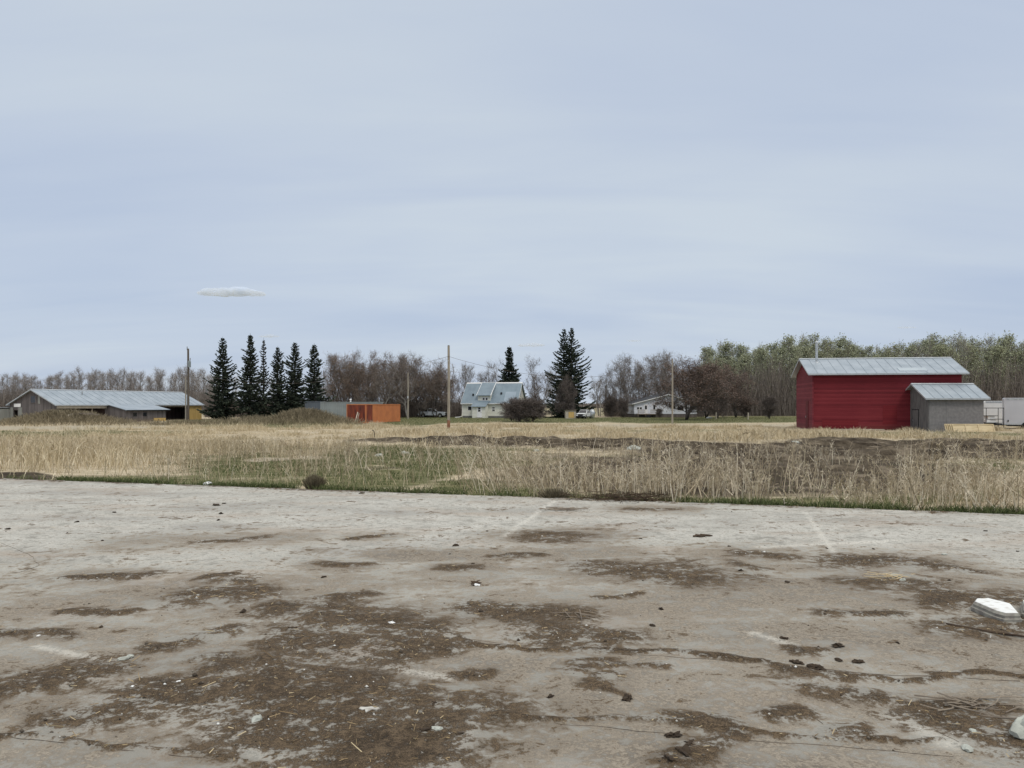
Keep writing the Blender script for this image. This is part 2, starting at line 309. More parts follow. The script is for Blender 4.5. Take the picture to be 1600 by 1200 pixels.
# ------------------------------------------------------------------ object helpers
COL = scene.collection
def tag(o, label=None, cat=None, group=None, kind=None):
    for k, v in (('label', label), ('category', cat), ('group', group), ('kind', kind)):
        if v: o[k] = v
    return o
def empty(name, loc, rz=0, label=None, cat=None, group=None):
    o = bpy.data.objects.new(name, None); COL.objects.link(o); o.location = loc; o.rotation_euler = (0, 0, rz); o.empty_display_size = .3
    return tag(o, label, cat, group)
def link(name, me, parent=None):
    o = bpy.data.objects.new(name, me); COL.objects.link(o); o.parent = parent; return o
def fast_mesh(name, V, F, mats, tint=None, zone=None, midx=None, smooth=False):
    V = np.asarray(V, np.float32); F = np.asarray(F, np.int32); k = F.shape[1]
    me = bpy.data.meshes.new(name); me.vertices.add(len(V)); me.vertices.foreach_set('co', V.ravel())
    me.loops.add(F.size); me.loops.foreach_set('vertex_index', F.ravel())
    me.polygons.add(len(F)); me.polygons.foreach_set('loop_start', np.arange(0, F.size, k, dtype=np.int32))
    for m in mats: me.materials.append(m)
    if midx is not None: me.polygons.foreach_set('material_index', np.asarray(midx, np.int32))
    if smooth: me.polygons.foreach_set('use_smooth', np.ones(len(F), bool))
    me.update(calc_edges=True)
    if tint is not None:
        a = me.attributes.new('tint', 'FLOAT', 'POINT'); a.data.foreach_set('value', np.asarray(tint, np.float32))
    if zone is not None:
        a = me.attributes.new('zone', 'FLOAT_COLOR', 'POINT'); z = np.ones((len(V), 4), np.float32); z[:, :3] = zone; a.data.foreach_set('color', z.ravel())
    return me
def ribbons(P0, P1, W0, W1, T, rng):
    """flat strips as 4-vertex quads; returns V, F, tint"""
    P0 = np.asarray(P0, float); P1 = np.asarray(P1, float); n = len(P0)
    d = P1 - P0; r = rng.normal(size=(n, 3)); s = np.cross(d, r); s /= (np.linalg.norm(s, axis=1, keepdims=True) + 1e-9)
    W0 = np.broadcast_to(W0, n)[:, None] * .5; W1 = np.broadcast_to(W1, n)[:, None] * .5
    V = np.stack([P0 - s * W0, P0 + s * W0, P1 + s * W1, P1 - s * W1], 1).reshape(-1, 3)
    F = np.arange(4 * n).reshape(n, 4); return V, F, np.repeat(np.broadcast_to(T, n), 4)
class MB:
    def __init__(s): s.V = []; s.F = []; s.I = []
    def add(s, V, F, mi=0):
        b = len(s.V); s.V += [tuple(v) for v in V]; s.F += [tuple(b + i for i in f) for f in F]; s.I += [mi] * len(F); return s
    def box(s, x0, x1, y0, y1, z0, z1, mi=0, mat=None):
        V = [(x0, y0, z0), (x1, y0, z0), (x1, y1, z0), (x0, y1, z0), (x0, y0, z1), (x1, y0, z1), (x1, y1, z1), (x0, y1, z1)]
        if mat is not None: V = [tuple(mat @ Vector(v)) for v in V]
        return s.add(V, [(0, 3, 2, 1), (4, 5, 6, 7), (0, 1, 5, 4), (1, 2, 6, 5), (2, 3, 7, 6), (3, 0, 4, 7)], mi)
    def prism(s, poly, x0, x1, axis='x', mi=0):
        n = len(poly)
        f = (lambda u, a, b: (u, a, b)) if axis == 'x' else ((lambda u, a, b: (a, u, b)) if axis == 'y' else (lambda u, a, b: (a, b, u)))
        V = [f(x0, a, b) for a, b in poly] + [f(x1, a, b) for a, b in poly]
        F = [tuple(range(n))[::-1], tuple(range(n, 2 * n))] + [(i, (i + 1) % n, n + (i + 1) % n, n + i) for i in range(n)]
        return s.add(V, F, mi)
    def tube(s, pts, rad, n=6, mi=0, cap=True):
        pts = [Vector(p) for p in pts]; m = len(pts)
        rad = [rad] * m if isinstance(rad, (int, float)) else rad
        b = []; V = []
        for i, p in enumerate(pts):
            d = (pts[min(i + 1, m - 1)] - pts[max(i - 1, 0)]).normalized()
            a = d.cross(Vector((.31, .95, .12))) if abs(d.y) < .9 else d.cross(Vector((1, 0, 0)))
            a.normalize(); c = d.cross(a)
            for k in range(n):
                t = 2 * math.pi * k / n; V.append(p + (a * math.cos(t) + c * math.sin(t)) * rad[i])
        F = []
        for i in range(m - 1):
            for k in range(n):
                F.append((i * n + k, i * n + (k + 1) % n, (i + 1) * n + (k + 1) % n, (i + 1) * n + k))
        if cap: F += [tuple(range(n))[::-1], tuple(range((m - 1) * n, m * n))]
        return s.add(V, F, mi)
    def build(s, name, mats, parent=None, smooth=False, bevel=0):
        me = bpy.data.meshes.new(name); me.from_pydata(s.V, [], s.F)
        mats = mats if isinstance(mats, (list, tuple)) else [mats]
        for m in mats: me.materials.append(m)
        me.polygons.foreach_set('material_index', s.I)
        if smooth: me.polygons.foreach_set('use_smooth', [True] * len(s.F))
        import bmesh
        bm = bmesh.new(); bm.from_mesh(me); bmesh.ops.recalc_face_normals(bm, faces=bm.faces); bm.to_mesh(me); bm.free()
        o = link(name, me, parent)
        if bevel:
            b = o.modifiers.new('bevel', 'BEVEL'); b.width = bevel; b.segments = 2; b.limit_method = 'ANGLE'
        return o

# ------------------------------------------------------------------ ground sheet
def axis_coords(a, b, fine, lim, g=1.12):
    c = list(np.arange(a, b + fine / 2, fine)); st = fine
    while c[-1] < lim: st *= g; c.append(c[-1] + st)
    return c
ys = np.array(sorted(set([-v for v in axis_coords(0, 0, 1, 400, 1.6)][1:] + list(np.arange(0, 10, .5)) + list(np.arange(10, 62, .17)) + axis_coords(62, 130, .6, 5500, 1.13))))
xp = axis_coords(0, 34, .22, 5500, 1.1); xs = np.array(sorted(set([-v for v in xp[1:]] + xp)))
GX, GY = np.meshgrid(xs, ys)
GZ = gz(GX, GY); inside = (np.abs(GX) < 30.5) & (GY < edge_y(GX) - .03); GZ[inside] = -.14
far = sst(300, 1500, np.hypot(GX, GY)); GZ = GZ - far * 3.0
g_, t_, r_ = zones(GX, GY); nx, ny = len(xs), len(ys)
idx = np.arange(nx * ny).reshape(ny, nx)
F = np.stack([idx[:-1, :-1], idx[:-1, 1:], idx[1:, 1:], idx[1:, :-1]], -1).reshape(-1, 4)
me = fast_mesh('ground', np.stack([GX, GY, GZ], -1).reshape(-1, 3), F, [M['ground']], zone=np.stack([g_, t_, r_], -1).reshape(-1, 3), smooth=True)
tag(link('ground', me), kind='structure')

# ------------------------------------------------------------------ concrete pad
STROKES = [((a0, b0), (a1, b1), 1.6 + .004 * (b0 - 632)) for L_ in ([(655, 978), (740, 1000), (885, 1018), (1010, 1025), (1200, 1037), (1330, 1052), (1600, 1063)], [(0, 1148), (150, 1170), (330, 1185), (440, 1196)], [(795, 1122), (1000, 1145), (1130, 1158), (1300, 1166), (1510, 1183)]) for (a0, b0), (a1, b1) in zip(L_[:-1], L_[1:])] + [((140, 1128), (268, 1096), 20), ((268, 1096), (383, 1085), 26), ((383, 1085), (536, 1115), 32), ((480, 1140), (720, 1130), 42), ((560, 1185), (690, 1180), 40),
 ((0, 1085), (153, 1058), 18), ((240, 1006), (335, 981), 9), ((335, 1031), (375, 1031), 9), ((325, 932), (375, 930), 11), ((420, 948), (520, 960), 10), ((490, 995), (530, 1010), 20),
 ((380, 1043), (520, 1058), 16), ((0, 1000), (70, 990), 6), ((120, 952), (200, 952), 4.5), ((125, 896), (220, 896), 3), ((540, 933), (560, 934), 8), ((545, 972), (615, 985), 20), ((560, 1010), (580, 1008), 18),
 ((655, 1005), (690, 1005), 9), ((530, 1078), (630, 1082), 20), ((690, 1110), (775, 1114), 7), ((745, 1052), (790, 1052), 6), ((775, 958), (900, 960), 9), ((875, 978), (940, 1000), 14), ((925, 1055), (1000, 1054), 7),
 ((950, 1077), (980, 1077), 7), ((925, 1040), (985, 1040), 5), ((970, 1092), (972, 1092), 5), ((1010, 1137), (1060, 1148), 13), ((1035, 1185), (1070, 1186), 16), ((690, 888), (745, 889), 4), ((850, 839), (890, 839), 5.5),
 ((780, 869), (870, 868), 2.2), ((965, 888), (1065, 898), 9), ((938, 928), (975, 928), 3), ((1062, 893), (1105, 902), 11), ((1180, 868), (1230, 869), 4), ((1345, 876), (1440, 880), 8), ((1445, 888), (1530, 892), 4.5),
 ((1335, 908), (1470, 914), 8), ((1490, 935), (1600, 940), 12), ((1520, 975), (1620, 990), 12), ((1310, 955), (1400, 955), 4), ((1262, 1008), (1300, 1009), 5), ((1265, 1048), (1330, 1052), 7), ((1315, 1083), (1395, 1092), 13),
 ((1175, 1125), (1245, 1126), 8), ((1298, 1153), (1365, 1158), 9), ((1455, 1108), (1570, 1114), 11), ((1510, 1140), (1610, 1165), 24), ((1060, 1135), (1080, 1180), 12), ((1050, 1058), (1070, 1058), 5), ((320, 910), (380, 912), 4),
 ((940, 1005), (950, 1010), 8), ((500, 882), (560, 884), 3), ((560, 838), (600, 836), 2), ((300, 905), (330, 903), 3), ((1140, 880), (1170, 884), 3), ((1000, 795), (1050, 796), 2), ((330, 847), (420, 843), 2.5)]
FILMS = [((100, 1000), (700, 960), 40), ((300, 1050), (1000, 1100), 60), ((800, 950), (1300, 930), 40), ((1100, 1100), (1600, 1100), 60), ((900, 900), (1100, 890), 18), ((1150, 870), (1500, 900), 20), ((200, 850), (450, 840), 10), ((1200, 1000), (1600, 1010), 40),
 ((0, 960), (250, 930), 25), ((450, 915), (750, 905), 20), ((620, 870), (980, 862), 9), ((50, 1100), (300, 1180), 40), ((700, 1150), (1100, 1190), 50), ((860, 985), (1250, 990), 30)]
PALE = [((866, 783), (788, 838), .7), ((1258, 800), (1305, 866), .7), ((1190, 855), (1400, 845), 1.6), ((330, 1150), (440, 1190), 9), ((740, 1130), (700, 1190), 9), ((1180, 990), (1260, 1015), 3), ((1400, 1120), (1480, 1160), 9), ((540, 1030), (700, 1060), 4), ((60, 1010), (200, 1040), 3)]
def px2g(px, py): D = EYE * 1200 / (py - 632); return (px - 800) / 1200 * D, D
def strokes(x, y, L, soft):
    m = np.zeros_like(x)
    for (a, b, r) in L:
        ax, ay = px2g(*a); bx, by = px2g(*b); rr = 1.18 * r * ((ay + by) / 2) ** 2 / 2040
        sel = (x > min(ax, bx) - 3 * rr) & (x < max(ax, bx) + 3 * rr) & (y > min(ay, by) - 3 * rr) & (y < max(ay, by) + 3 * rr)
        if not sel.any(): continue
        xx, yy = x[sel], y[sel]; dx, dy = bx - ax, by - ay; L2 = dx * dx + dy * dy + 1e-9
        t = np.clip(((xx - ax) * dx + (yy - ay) * dy) / L2, 0, 1)
        d = np.hypot(xx - ax - t * dx, yy - ay - t * dy) / rr
        m[sel] = np.maximum(m[sel], 1 - sst(1 - soft, 1 + soft * 1.3, d))
    return m
def dirt_at(x, y):
    wx = x + .75 * (fbm(x, y, .8, 61, 5) - .5); wy = y + .75 * (fbm(x, y, .8, 67, 5) - .5)
    m = strokes(wx, wy, STROKES, .95)
    m = np.maximum(m, .8 * (1 - sst(0, .35, (edge_y(x) - y))) * (fbm(x, y, .6, 71) > .42))
    return m * (.75 + .5 * fbm(x, y, .35, 73))
cu = np.arange(-15.5, 12.5, .04); cv = np.linspace(0, 1, 400) ** 1.25
CX, CV = np.meshgrid(cu, cv); EY = edge_y(CX) + .10 * (fbm(CX, CX * 0, 1.3, 81) - .5) + .05 * (fbm(CX, CX * 0, .25, 83) - .5)
CY = 2.4 + CV * (EY - 2.4); dm = dirt_at(CX, CY)
fl = np.maximum(.92 * (1 - sst(5.4, 10.2, CY + 1.6 * (fbm(CX, CY, 2.5, 91) - .5))), 1.0 * strokes(CX, CY, FILMS, .9))
fl = np.maximum(fl, 1.0 * strokes(CX, CY, [(a, b, r * 1.9 + 2) for a, b, r in STROKES], .8))
CZ = .013 * sst(.35, 1, dm) * (.4 + 1.2 * fbm(CX, CY, .12, 95)) + .006 * (fbm(CX, CY, 2.5, 97) - .5)
nx, ny = len(cu), len(cv); idx = np.arange(nx * ny).reshape(ny, nx)
F = np.stack([idx[:-1, :-1], idx[:-1, 1:], idx[1:, 1:], idx[1:, :-1]], -1).reshape(-1, 4)
V = np.stack([CX, CY, CZ], -1).reshape(-1, 3); zn = np.stack([dm, fl, strokes(CX, CY, PALE, .8)], -1).reshape(-1, 3)
b = len(V); top = idx[-1]; Vd = V[top].copy(); Vd[:, 2] = -.25
V2 = np.vstack([V, Vd]); zn = np.vstack([zn, zn[top]]); low = np.arange(b, b + nx)
F = np.vstack([F, np.stack([top[:-1], top[1:], low[1:], low[:-1]], -1)])
extra = [(-30, -12), (30, -12), (30, 2.4), (-30, 2.4), (-15.5, 2.4), (cu[-1], 2.4), (-15.5, float(CY[-1, 0])), (-30, float(edge_y(-30))), (cu[-1], float(CY[-1, -1])), (30, float(edge_y(30)))]
b2 = len(V2); V2 = np.vstack([V2, np.array([(x, y, 0) for x, y in extra])]); zn = np.vstack([zn, np.array([(.1, .5, 0)] * len(extra))])
F = np.vstack([F, np.array([(0, 1, 2, 3), (3, 4, 6, 7), (5, 2, 9, 8)]) + b2])
tag(link('concrete_pad', fast_mesh('concrete_pad', V2, F, [M['concrete']], zone=zn, smooth=True)), kind='structure')
# dirt-packed joints and cracks: thin irregular fillets lying on the pad
CR = [([(655, 978), (740, 1000), (885, 1018), (1010, 1025), (1200, 1037), (1330, 1052), (1600, 1063)], 11), ([(0, 1148), (150, 1170), (330, 1185), (440, 1196)], 12),
 ([(795, 1122), (1000, 1145), (1130, 1158), (1300, 1166), (1510, 1183)], 9), ([(0, 848), (35, 862), (55, 874), (61, 884), (30, 894), (10, 896)], 9), ([(322, 1125), (332, 1150), (347, 1176)], 7), ([(1440, 1130), (1480, 1150), (1510, 1165)], 9),
 ([(1275, 1120), (1290, 1135)], 7)]
mb = MB(); rg = np.random.default_rng(5)
for pts, wd in CR:
    g = [px2g(*p) for p in pts]; P = []
    for (x0, y0), (x1, y1) in zip(g[:-1], g[1:]):
        n = max(3, int(math.hypot(x1 - x0, y1 - y0) / .05))
        P += [(x0 + (x1 - x0) * i / n, y0 + (y1 - y0) * i / n) for i in range(n)]
    P = np.array(P); P = P + (np.stack([fbm(P[:, 0], P[:, 1], .3, 3), fbm(P[:, 0], P[:, 1], .3, 4)], 1) - .5) * .08
    d = np.gradient(P, axis=0); d /= np.linalg.norm(d, axis=1, keepdims=True) + 1e-9; nn = np.stack([-d[:, 1], d[:, 0]], 1)
    ww = wd * .00017 * (.2 + 1.8 * vn(P[:, 0] * 1.0, P[:, 1], .13, 8)) * sst(.40, .5, fbm(P[:, 0], P[:, 1], .5, 6))
    A = P - nn * ww[:, None]; B = P + nn * ww[:, None]; zt = .003
    V = [(*a, .0) for a in A] + [(*p_, zt) for p_ in P] + [(*b_, .0) for b_ in B]; n = len(P)
    F = [(i, i + 1, n + i + 1, n + i) for i in range(n - 1)] + [(n + i, n + i + 1, 2 * n + i + 1, 2 * n + i) for i in range(n - 1)]
    mb.add(V, F)
tag(mb.build('pad_crack_fill', M['crack']), kind='structure')

# ------------------------------------------------------------------ ground cover
rng = np.random.default_rng(11)
def scatter(n, pxr, dr, rng):
    """uniform over the ground area of a wedge"""
    D = np.sqrt(rng.uniform(dr[0] ** 2, dr[1] ** 2, n)); px = rng.uniform(pxr[0], pxr[1], n)
    x = (px - 800) / 1200 * D; k = D > edge_y(x) + .04; return x[k], D[k]
def blades(x, y, h, w, lean, t, rng, curl=.5):
    n = len(x); z = gz(x, y) - .02; a = rng.uniform(0, 2 * np.pi, n); l = lean * h
    dx, dy = np.cos(a) * l, np.sin(a) * l
    P0 = np.stack([x, y, z], 1); P1 = np.stack([x + dx * .35, y + dy * .35, z + h * .6], 1); P2 = np.stack([x + dx, y + dy, z + h * (1 - .25 * lean)], 1)
    s = rng.normal(size=(n, 3)); s[:, 2] = 0; s /= np.linalg.norm(s, axis=1, keepdims=True); wv = np.broadcast_to(w, n)[:, None] * .5
    V = np.stack([P0 - s * wv, P0 + s * wv, P1 - s * wv * .8, P1 + s * wv * .8, P2 - s * wv * .15, P2 + s * wv * .15], 1).reshape(-1, 3)
    b = np.arange(n)[:, None] * 6
    F = np.concatenate([b + [0, 1, 3, 2], b + [2, 3, 5, 4]], 1).reshape(-1, 4)
    return V, F, np.repeat(t, 6)
class Pile:
    def __init__(s): s.V = []; s.F = []; s.T = []; s.n = 0
    def add(s, V, F, T): s.V.append(V); s.F.append(F + s.n); s.T.append(T); s.n += len(V)
    def build(s, name, mat, label, cat, parent=None):
        me = fast_mesh(name, np.vstack(s.V), np.vstack(s.F), [mat], tint=np.concatenate(s.T)); o = link(name, me, parent)
        return tag(o, label, cat, kind='stuff')
straw = Pile(); green = Pile()
def keep(x, y, prob, rng):
    k = rng.random(len(x)) < prob; return x[k], y[k], k
# golden field, middle distance
x, y = scatter(250000, (-60, 1660), (44, 96), rng); g, t, r = zones(x, y)
cl = fbm(x, y, 2.2, 101); x, y, k = keep(x, y, (1 - g * .8) * (1 - t) * (1 - r) * sst(.30, .62, cl), rng); cl = cl[k]
straw.add(*blades(x, y, (.08 + .45 * sst(.5, .8, cl)) * rng.uniform(.5, 1.4, len(x)), .035, rng.uniform(.1, .9, len(x)), np.clip(.62 + rng.normal(0, .16, len(x)) + .3 * (fbm(x, y, 7, 103) - .5), 0, 1), rng))
# tall straw, left foreground band
x, y = scatter(46000, (-60, 560), (15, 44), rng); g, t, r = zones(x, y); px, py = to_px(x, y, base_z(x, y))
cl = fbm(x, y, 1.1, 107); dn = (1 - sst(120, 560, px + 200 * (fbm(x, y, 3, 143) - .5))) * .8 + .10
x, y, k = keep(x, y, dn * (1 - .9 * g) * (1 - t) * (1 - r) * sst(.36, .58, cl) * (.15 + .85 * sst(.42, .54, fbm(x, y, 2.6, 153))), rng); cl = cl[k]; px = px[k]
hh = (.14 + .66 * sst(.4, .66, cl)) * rng.uniform(.35, 1.25, len(x)) ** 1.0 * np.where(y < edge_y(x) + 1, .7, 1)
straw.add(*blades(x, y, hh, .011 + .0003 * y, rng.uniform(.1, 1.0, len(x)), np.clip(.66 + rng.normal(0, .2, len(x)) - .18 * sst(150, 350, px) + .8 * (fbm(x, y, 1.6, 141) - .5), 0, 1), rng))
# thatch everywhere near
x, y = scatter(120000, (-60, 1660), (11.5, 46), rng); g, t, r = zones(x, y); cl = fbm(x, y, .8, 109)
x, y, k = keep(x, y, (.10 + .5 * sst(.4, .65, cl)) * (1 - .93 * t) * (1 - .65 * g) * (1 - r), rng)
straw.add(*blades(x, y, rng.uniform(.05, .24, len(x)), .011, rng.uniform(.3, 1.3, len(x)), np.clip(rng.normal(.36, .2, len(x)), 0, 1), rng))
# tufts in front of the barn
for cpx, D0, n, rr in [(1225, 62, 2600, 2.4), (1180, 58, 1500, 2.6), (1120, 55, 1300, 2.6), (1290, 58, 1400, 2), (1340, 60, 800, 2.5), (1430, 58, 700, 2), (640, 66, 1200, 3), (740, 70, 900, 3), (950, 62, 1200, 2.5), (1050, 58, 1500, 3), (585, 84, 900, 2), (1500, 60, 500, 3)]:
    a = rng.normal(0, rr * .5, (n, 2)); x = X(cpx, D0) + a[:, 0]; y = D0 + a[:, 1] * 1.6
    straw.add(*blades(x, y, rng.uniform(.3, 1.0, n) * np.exp(-(a ** 2).sum(1) / rr ** 2), .035, rng.uniform(.2, .8, n), np.clip(rng.normal(.66, .15, n), 0, 1), rng))
straw.build('straw_grass', M['straw'], 'golden dead straw grass covering the field between the concrete and the buildings', 'dry grass')
# green grass
x, y = scatter(330000, (-60, 1660), (11.5, 48), rng); g, t, r = zones(x, y); cl = fbm(x, y, .5, 113)
x, y, k = keep(x, y, np.clip(g * 1.3 - .1, 0, 1) * sst(.25, .6, cl) + .04 * (1 - t), rng)
green.add(*blades(x, y, rng.uniform(.03, .13, len(x)), .011, rng.uniform(.1, .9, len(x)), np.clip(rng.normal(.42, .22, len(x)), 0, 1), rng))
x, y = scatter(160000, (-60, 1660), (48, 150), rng); g, t, r = zones(x, y)
x, y, k = keep(x, y, np.clip(g * 1.2 - .2, 0, 1), rng)
green.add(*blades(x, y, rng.uniform(.04, .14, len(x)), .04, rng.uniform(.1, .9, len(x)), np.clip(rng.normal(.5, .22, len(x)), 0, 1), rng))
# lush strip along the edge of the pad
ex = rng.uniform(-12.5, 9.5, 30000); ed = np.abs(rng.normal(0, .33, 30000)) + .02; ey = edge_y(ex) + ed
pxx, _ = to_px(ex, ey, 0 * ex); pr = np.where(pxx < 90, .12, np.where(pxx < 520, 1, np.where(pxx < 700, .6, np.where(pxx < 1060, .35, .8)))) * sst(.3, .6, fbm(ex, ey, .6, 117))
ex, ey, k = keep(ex, ey, pr, rng)
green.add(*blades(ex, ey, rng.uniform(.05, .22, len(ex)), .012, rng.uniform(.2, 1.0, len(ex)), np.clip(rng.normal(.42, .2, len(ex)), 0, 1), rng))
green.build('green_grass', M['green'], 'short green grass growing along the concrete edge and on the lawns', 'grass')
# dead weed stalks
def stalk(rng):
    S = []
    lx, ly = rng.normal(0, .10, 2); pts = [np.array([0, 0, 0.]), np.array([lx * .3, ly * .3, .4]), np.array([lx * .8, ly * .8, .75]), np.array([lx * 1.6, ly * 1.6, 1.0])]
    ws = [.013, .010, .007, .003]
    for i in range(3): S.append((pts[i], pts[i + 1], ws[i], ws[i + 1]))
    def at(t):
        t = t * 3 if t < 1 else 2.999; tt = [0, .4, .75, 1.0]
        return None
    for q in range(rng.integers(5, 10)):
        t = rng.uniform(.35, .98); i = 0 if t < .4 else (1 if t < .75 else 2); z0 = [0, .4, .75][i]; z1 = [.4, .75, 1.][i]; f = (t - z0) / (z1 - z0)
        p = pts[i] * (1 - f) + pts[i + 1] * f; a = rng.uniform(0, 6.283); l = rng.uniform(.08, .24) * (1.35 - t)
        d = np.array([math.cos(a) * .7, math.sin(a) * .7, rng.uniform(.5, 1.0)]); e = p + d * l; S.append((p, e, .005, .003))
        for _ in range(rng.integers(1, 4)):
            d2 = d + rng.normal(0, .5, 3); f = rng.uniform(.3, 1); q0 = p + (e - p) * f; S.append((q0, q0 + d2 * l * .45, .004, .005))
    if rng.random() < .55:
        for _ in range(7):
            d = rng.normal(0, 1, 3); d[2] = abs(d[2]) * .8; f = rng.uniform(.0, .14); q0 = pts[3] - (pts[3] - pts[2]) * f * 2; S.append((q0, q0 + d * .03, .008, .006))
    return S
protos = [stalk(rng) for _ in range(16)]
def weeds(x, y, h, lean, tilt_az, tb, rng, wk=1.0):
    pl = Pile(); pid = rng.integers(0, len(protos), len(x)); z = gz(x, y) - .02
    for k, S in enumerate(protos):
        s = pid == k; n = int(s.sum())
        if not n: continue
        A = np.array([a for a, b, c, d in S]); B = np.array([b for a, b, c, d in S]); W0 = np.array([c for a, b, c, d in S]); W1 = np.array([d for a, b, c, d in S]); m = len(S)
        ro = rng.uniform(0, 6.283, n)
        def tf(Pn):
            xx = Pn[None, :, 0] * np.cos(ro)[:, None] - Pn[None, :, 1] * np.sin(ro)[:, None]; yy = Pn[None, :, 0] * np.sin(ro)[:, None] + Pn[None, :, 1] * np.cos(ro)[:, None]; zz = np.repeat(Pn[None, :, 2], n, 0)
            hh = h[s][:, None]; l = lean[s][:, None]
            xx = xx * hh + np.cos(tilt_az[s])[:, None] * zz * l * hh; yy = yy * hh + np.sin(tilt_az[s])[:, None] * zz * l * hh; zz = zz * hh * (1 - .35 * l * l)
            return np.stack([xx + x[s][:, None], yy + y[s][:, None], zz + z[s][:, None]], -1).reshape(-1, 3)
        kk = np.repeat(wk * (.75 + .5 * rng.random(n)), m)
        tt = np.repeat(np.clip(tb[s], 0, 1), m)
        pl.add(*ribbons(tf(A), tf(B), np.tile(W0, n) * kk, np.tile(W1, n) * kk, tt, rng))
    return pl
x, y = scatter(27000, (560, 1680), (11.2, 33), rng); px, py = to_px(x, y, base_z(x, y)); d = (y - edge_y(x)) / 1.0425; cl = fbm(x, y, 1.3, 131)
den = sst(715, 780, px + 60 * (cl - .5)) * (.22 + .78 * sst(.40, .56, cl)) * (1 - .94 * sst(1.8, 5.5, d)) * np.where(px > 1590, .6, 1) * (1 - .5 * ell(px, py, [(900, 712, 90, 18, 1), (1500, 740, 60, 24, 1.0)])) * sst(0.02, .4, d)
den = np.where(px < 720, .03 * (d > 1), den)
x, y, k = keep(x, y, den, rng); px = px[k]; d = d[k]
h = rng.uniform(.42, 1.12, len(x)) * (1 - .35 * ell(px, py[k], [(1350, 760, 70, 60, 1)])) * (.62 + .62 * sst(.35, .65, fbm(x, y, 1.4, 133))) * np.where(d < .5, .8, 1); fan = np.clip((820 - px) / 80, -1, 1)
lean = np.abs(rng.normal(.12, .16, len(x))) + np.where(rng.random(len(x)) < .1, .6, 0); ta = rng.uniform(0, 6.283, len(x)); ta = np.where((px < 860) & (rng.random(len(x)) < .6), math.pi * .95, ta); lean = np.where(px < 860, lean + .12, lean)
weeds(x, y, h, np.clip(lean, 0, .9), ta, rng.normal(.66, .27, len(x)), rng, 1.3).build('dead_weeds', M['weed'], 'tall grey-beige dead weed stalks standing along the right edge of the concrete', 'weeds')
x, y = scatter(9000, (-60, 720), (14.5, 40), rng); px, py = to_px(x, y, base_z(x, y)); cl = fbm(x, y, 1.5, 137)
den = np.where(px < 560, .55, .10) * sst(.4, .6, cl) * sst(.3, 1.2, y - edge_y(x)); x, y, k = keep(x, y, den, rng)
weeds(x, y, rng.uniform(.4, .85, len(x)), np.abs(rng.normal(.15, .15, len(x))), rng.uniform(0, 6.28, len(x)), rng.normal(.5, .22, len(x)), rng, 1.1).build('thin_dead_weeds', M['weed'], 'thin scattered dead weed stalks among the straw on the left', 'weeds')
# brush on the two earth mounds
br = Pile()
for cx_, cy_, rx_, ry_, n in [(-55.3, 94, 7.0, 3.8, 9000), (-25.8, 95, 5.6, 3.4, 8000), (-34, 102, 6, 2.5, 2200), (-41, 96, 5, 2.5, 1500)]:
    x = cx_ + rng.normal(0, rx_ * .55, n); y = cy_ + rng.normal(0, ry_ * .55, n); z = gz(x, y); hh = rng.uniform(.15, .8, n)
    d = rng.normal(0, .5, (n, 3)); d[:, 2] = 1; P0 = np.stack([x, y, z - .05], 1); br.add(*ribbons(P0, P0 + d * hh[:, None], .05, .025, np.clip(rng.normal(.55, .22, n), 0, 1), rng))
br.build('dry_brush', M['brush'], 'tangled dry brush growing over the two earth mounds', 'brush')

# ------------------------------------------------------------------ small litter on the pad
n = 26000; D = np.sqrt(rng.uniform(3.2 ** 2, 14.5 ** 2, n)); px = rng.uniform(-30, 1630, n); x = (px - 800) / 1200 * D; y = D
k = y < edge_y(x) - .1; x, y = x[k], y[k]; dmk = dirt_at(x, y); k = rng.random(len(x)) < (.02 + .75 * sst(.3, .9, dmk)) * np.clip(6 / y, .2, 1) ** 1.2; x, y, dmk = x[k], y[k], dmk[k]
n = len(x); sz = np.exp(rng.normal(-5.35, .5, n)); zc = .010 * sst(.35, 1, dmk) + sz * .3
oc = np.array([(1, 0, 0), (0, 1, 0), (-1, 0, 0), (0, -1, 0), (0, 0, .7), (0, 0, -.7)], float); of = np.array([(0, 1, 4), (1, 2, 4), (2, 3, 4), (3, 0, 4), (1, 0, 5), (2, 1, 5), (3, 2, 5), (0, 3, 5)])
V = np.repeat(oc[None], n, 0) * rng.uniform(.6, 1.3, (n, 6, 1)) * sz[:, None, None] + np.stack([x, y, zc], 1)[:, None, :]
F = (of[None] + (np.arange(n) * 6)[:, None, None]).reshape(-1, 3); tt = np.where(rng.random(n) < .14, rng.uniform(.8, 1, n), rng.uniform(0, .5, n))
tag(link('gravel', fast_mesh('gravel', V.reshape(-1, 3), F, [M['pebble']], tint=np.repeat(tt, 6))), 'loose grit and pebbles lying in the dirt patches on the concrete', 'gravel', kind='stuff')
n = 26000; D = np.sqrt(rng.uniform(3.2 ** 2, 15 ** 2, n)); px = rng.uniform(-30, 1630, n); x = (px - 800) / 1200 * D; y = D
k = y < edge_y(x) - .05; x, y = x[k], y[k]; dmk = dirt_at(x, y); nearedge = 1 - sst(.1, .8, edge_y(x) - y)
k = rng.random(len(x)) < np.clip(.006 + .75 * sst(.45, .95, dmk) * np.clip(5.5 / y, .1, 1) + .25 * nearedge, 0, 1); x, y = x[k], y[k]; n = len(x)
a = rng.uniform(0, 6.283, n); l = np.exp(rng.normal(-3.6, .55, n)); P0 = np.stack([x, y, np.full(n, .016)], 1); P1 = P0 + np.stack([np.cos(a) * l, np.sin(a) * l, rng.uniform(-.2, .35, n) * l], 1)
V, F, T = ribbons(P0, P1, .0048, .0034, np.clip(rng.normal(.58, .3, n), 0, 1), rng)
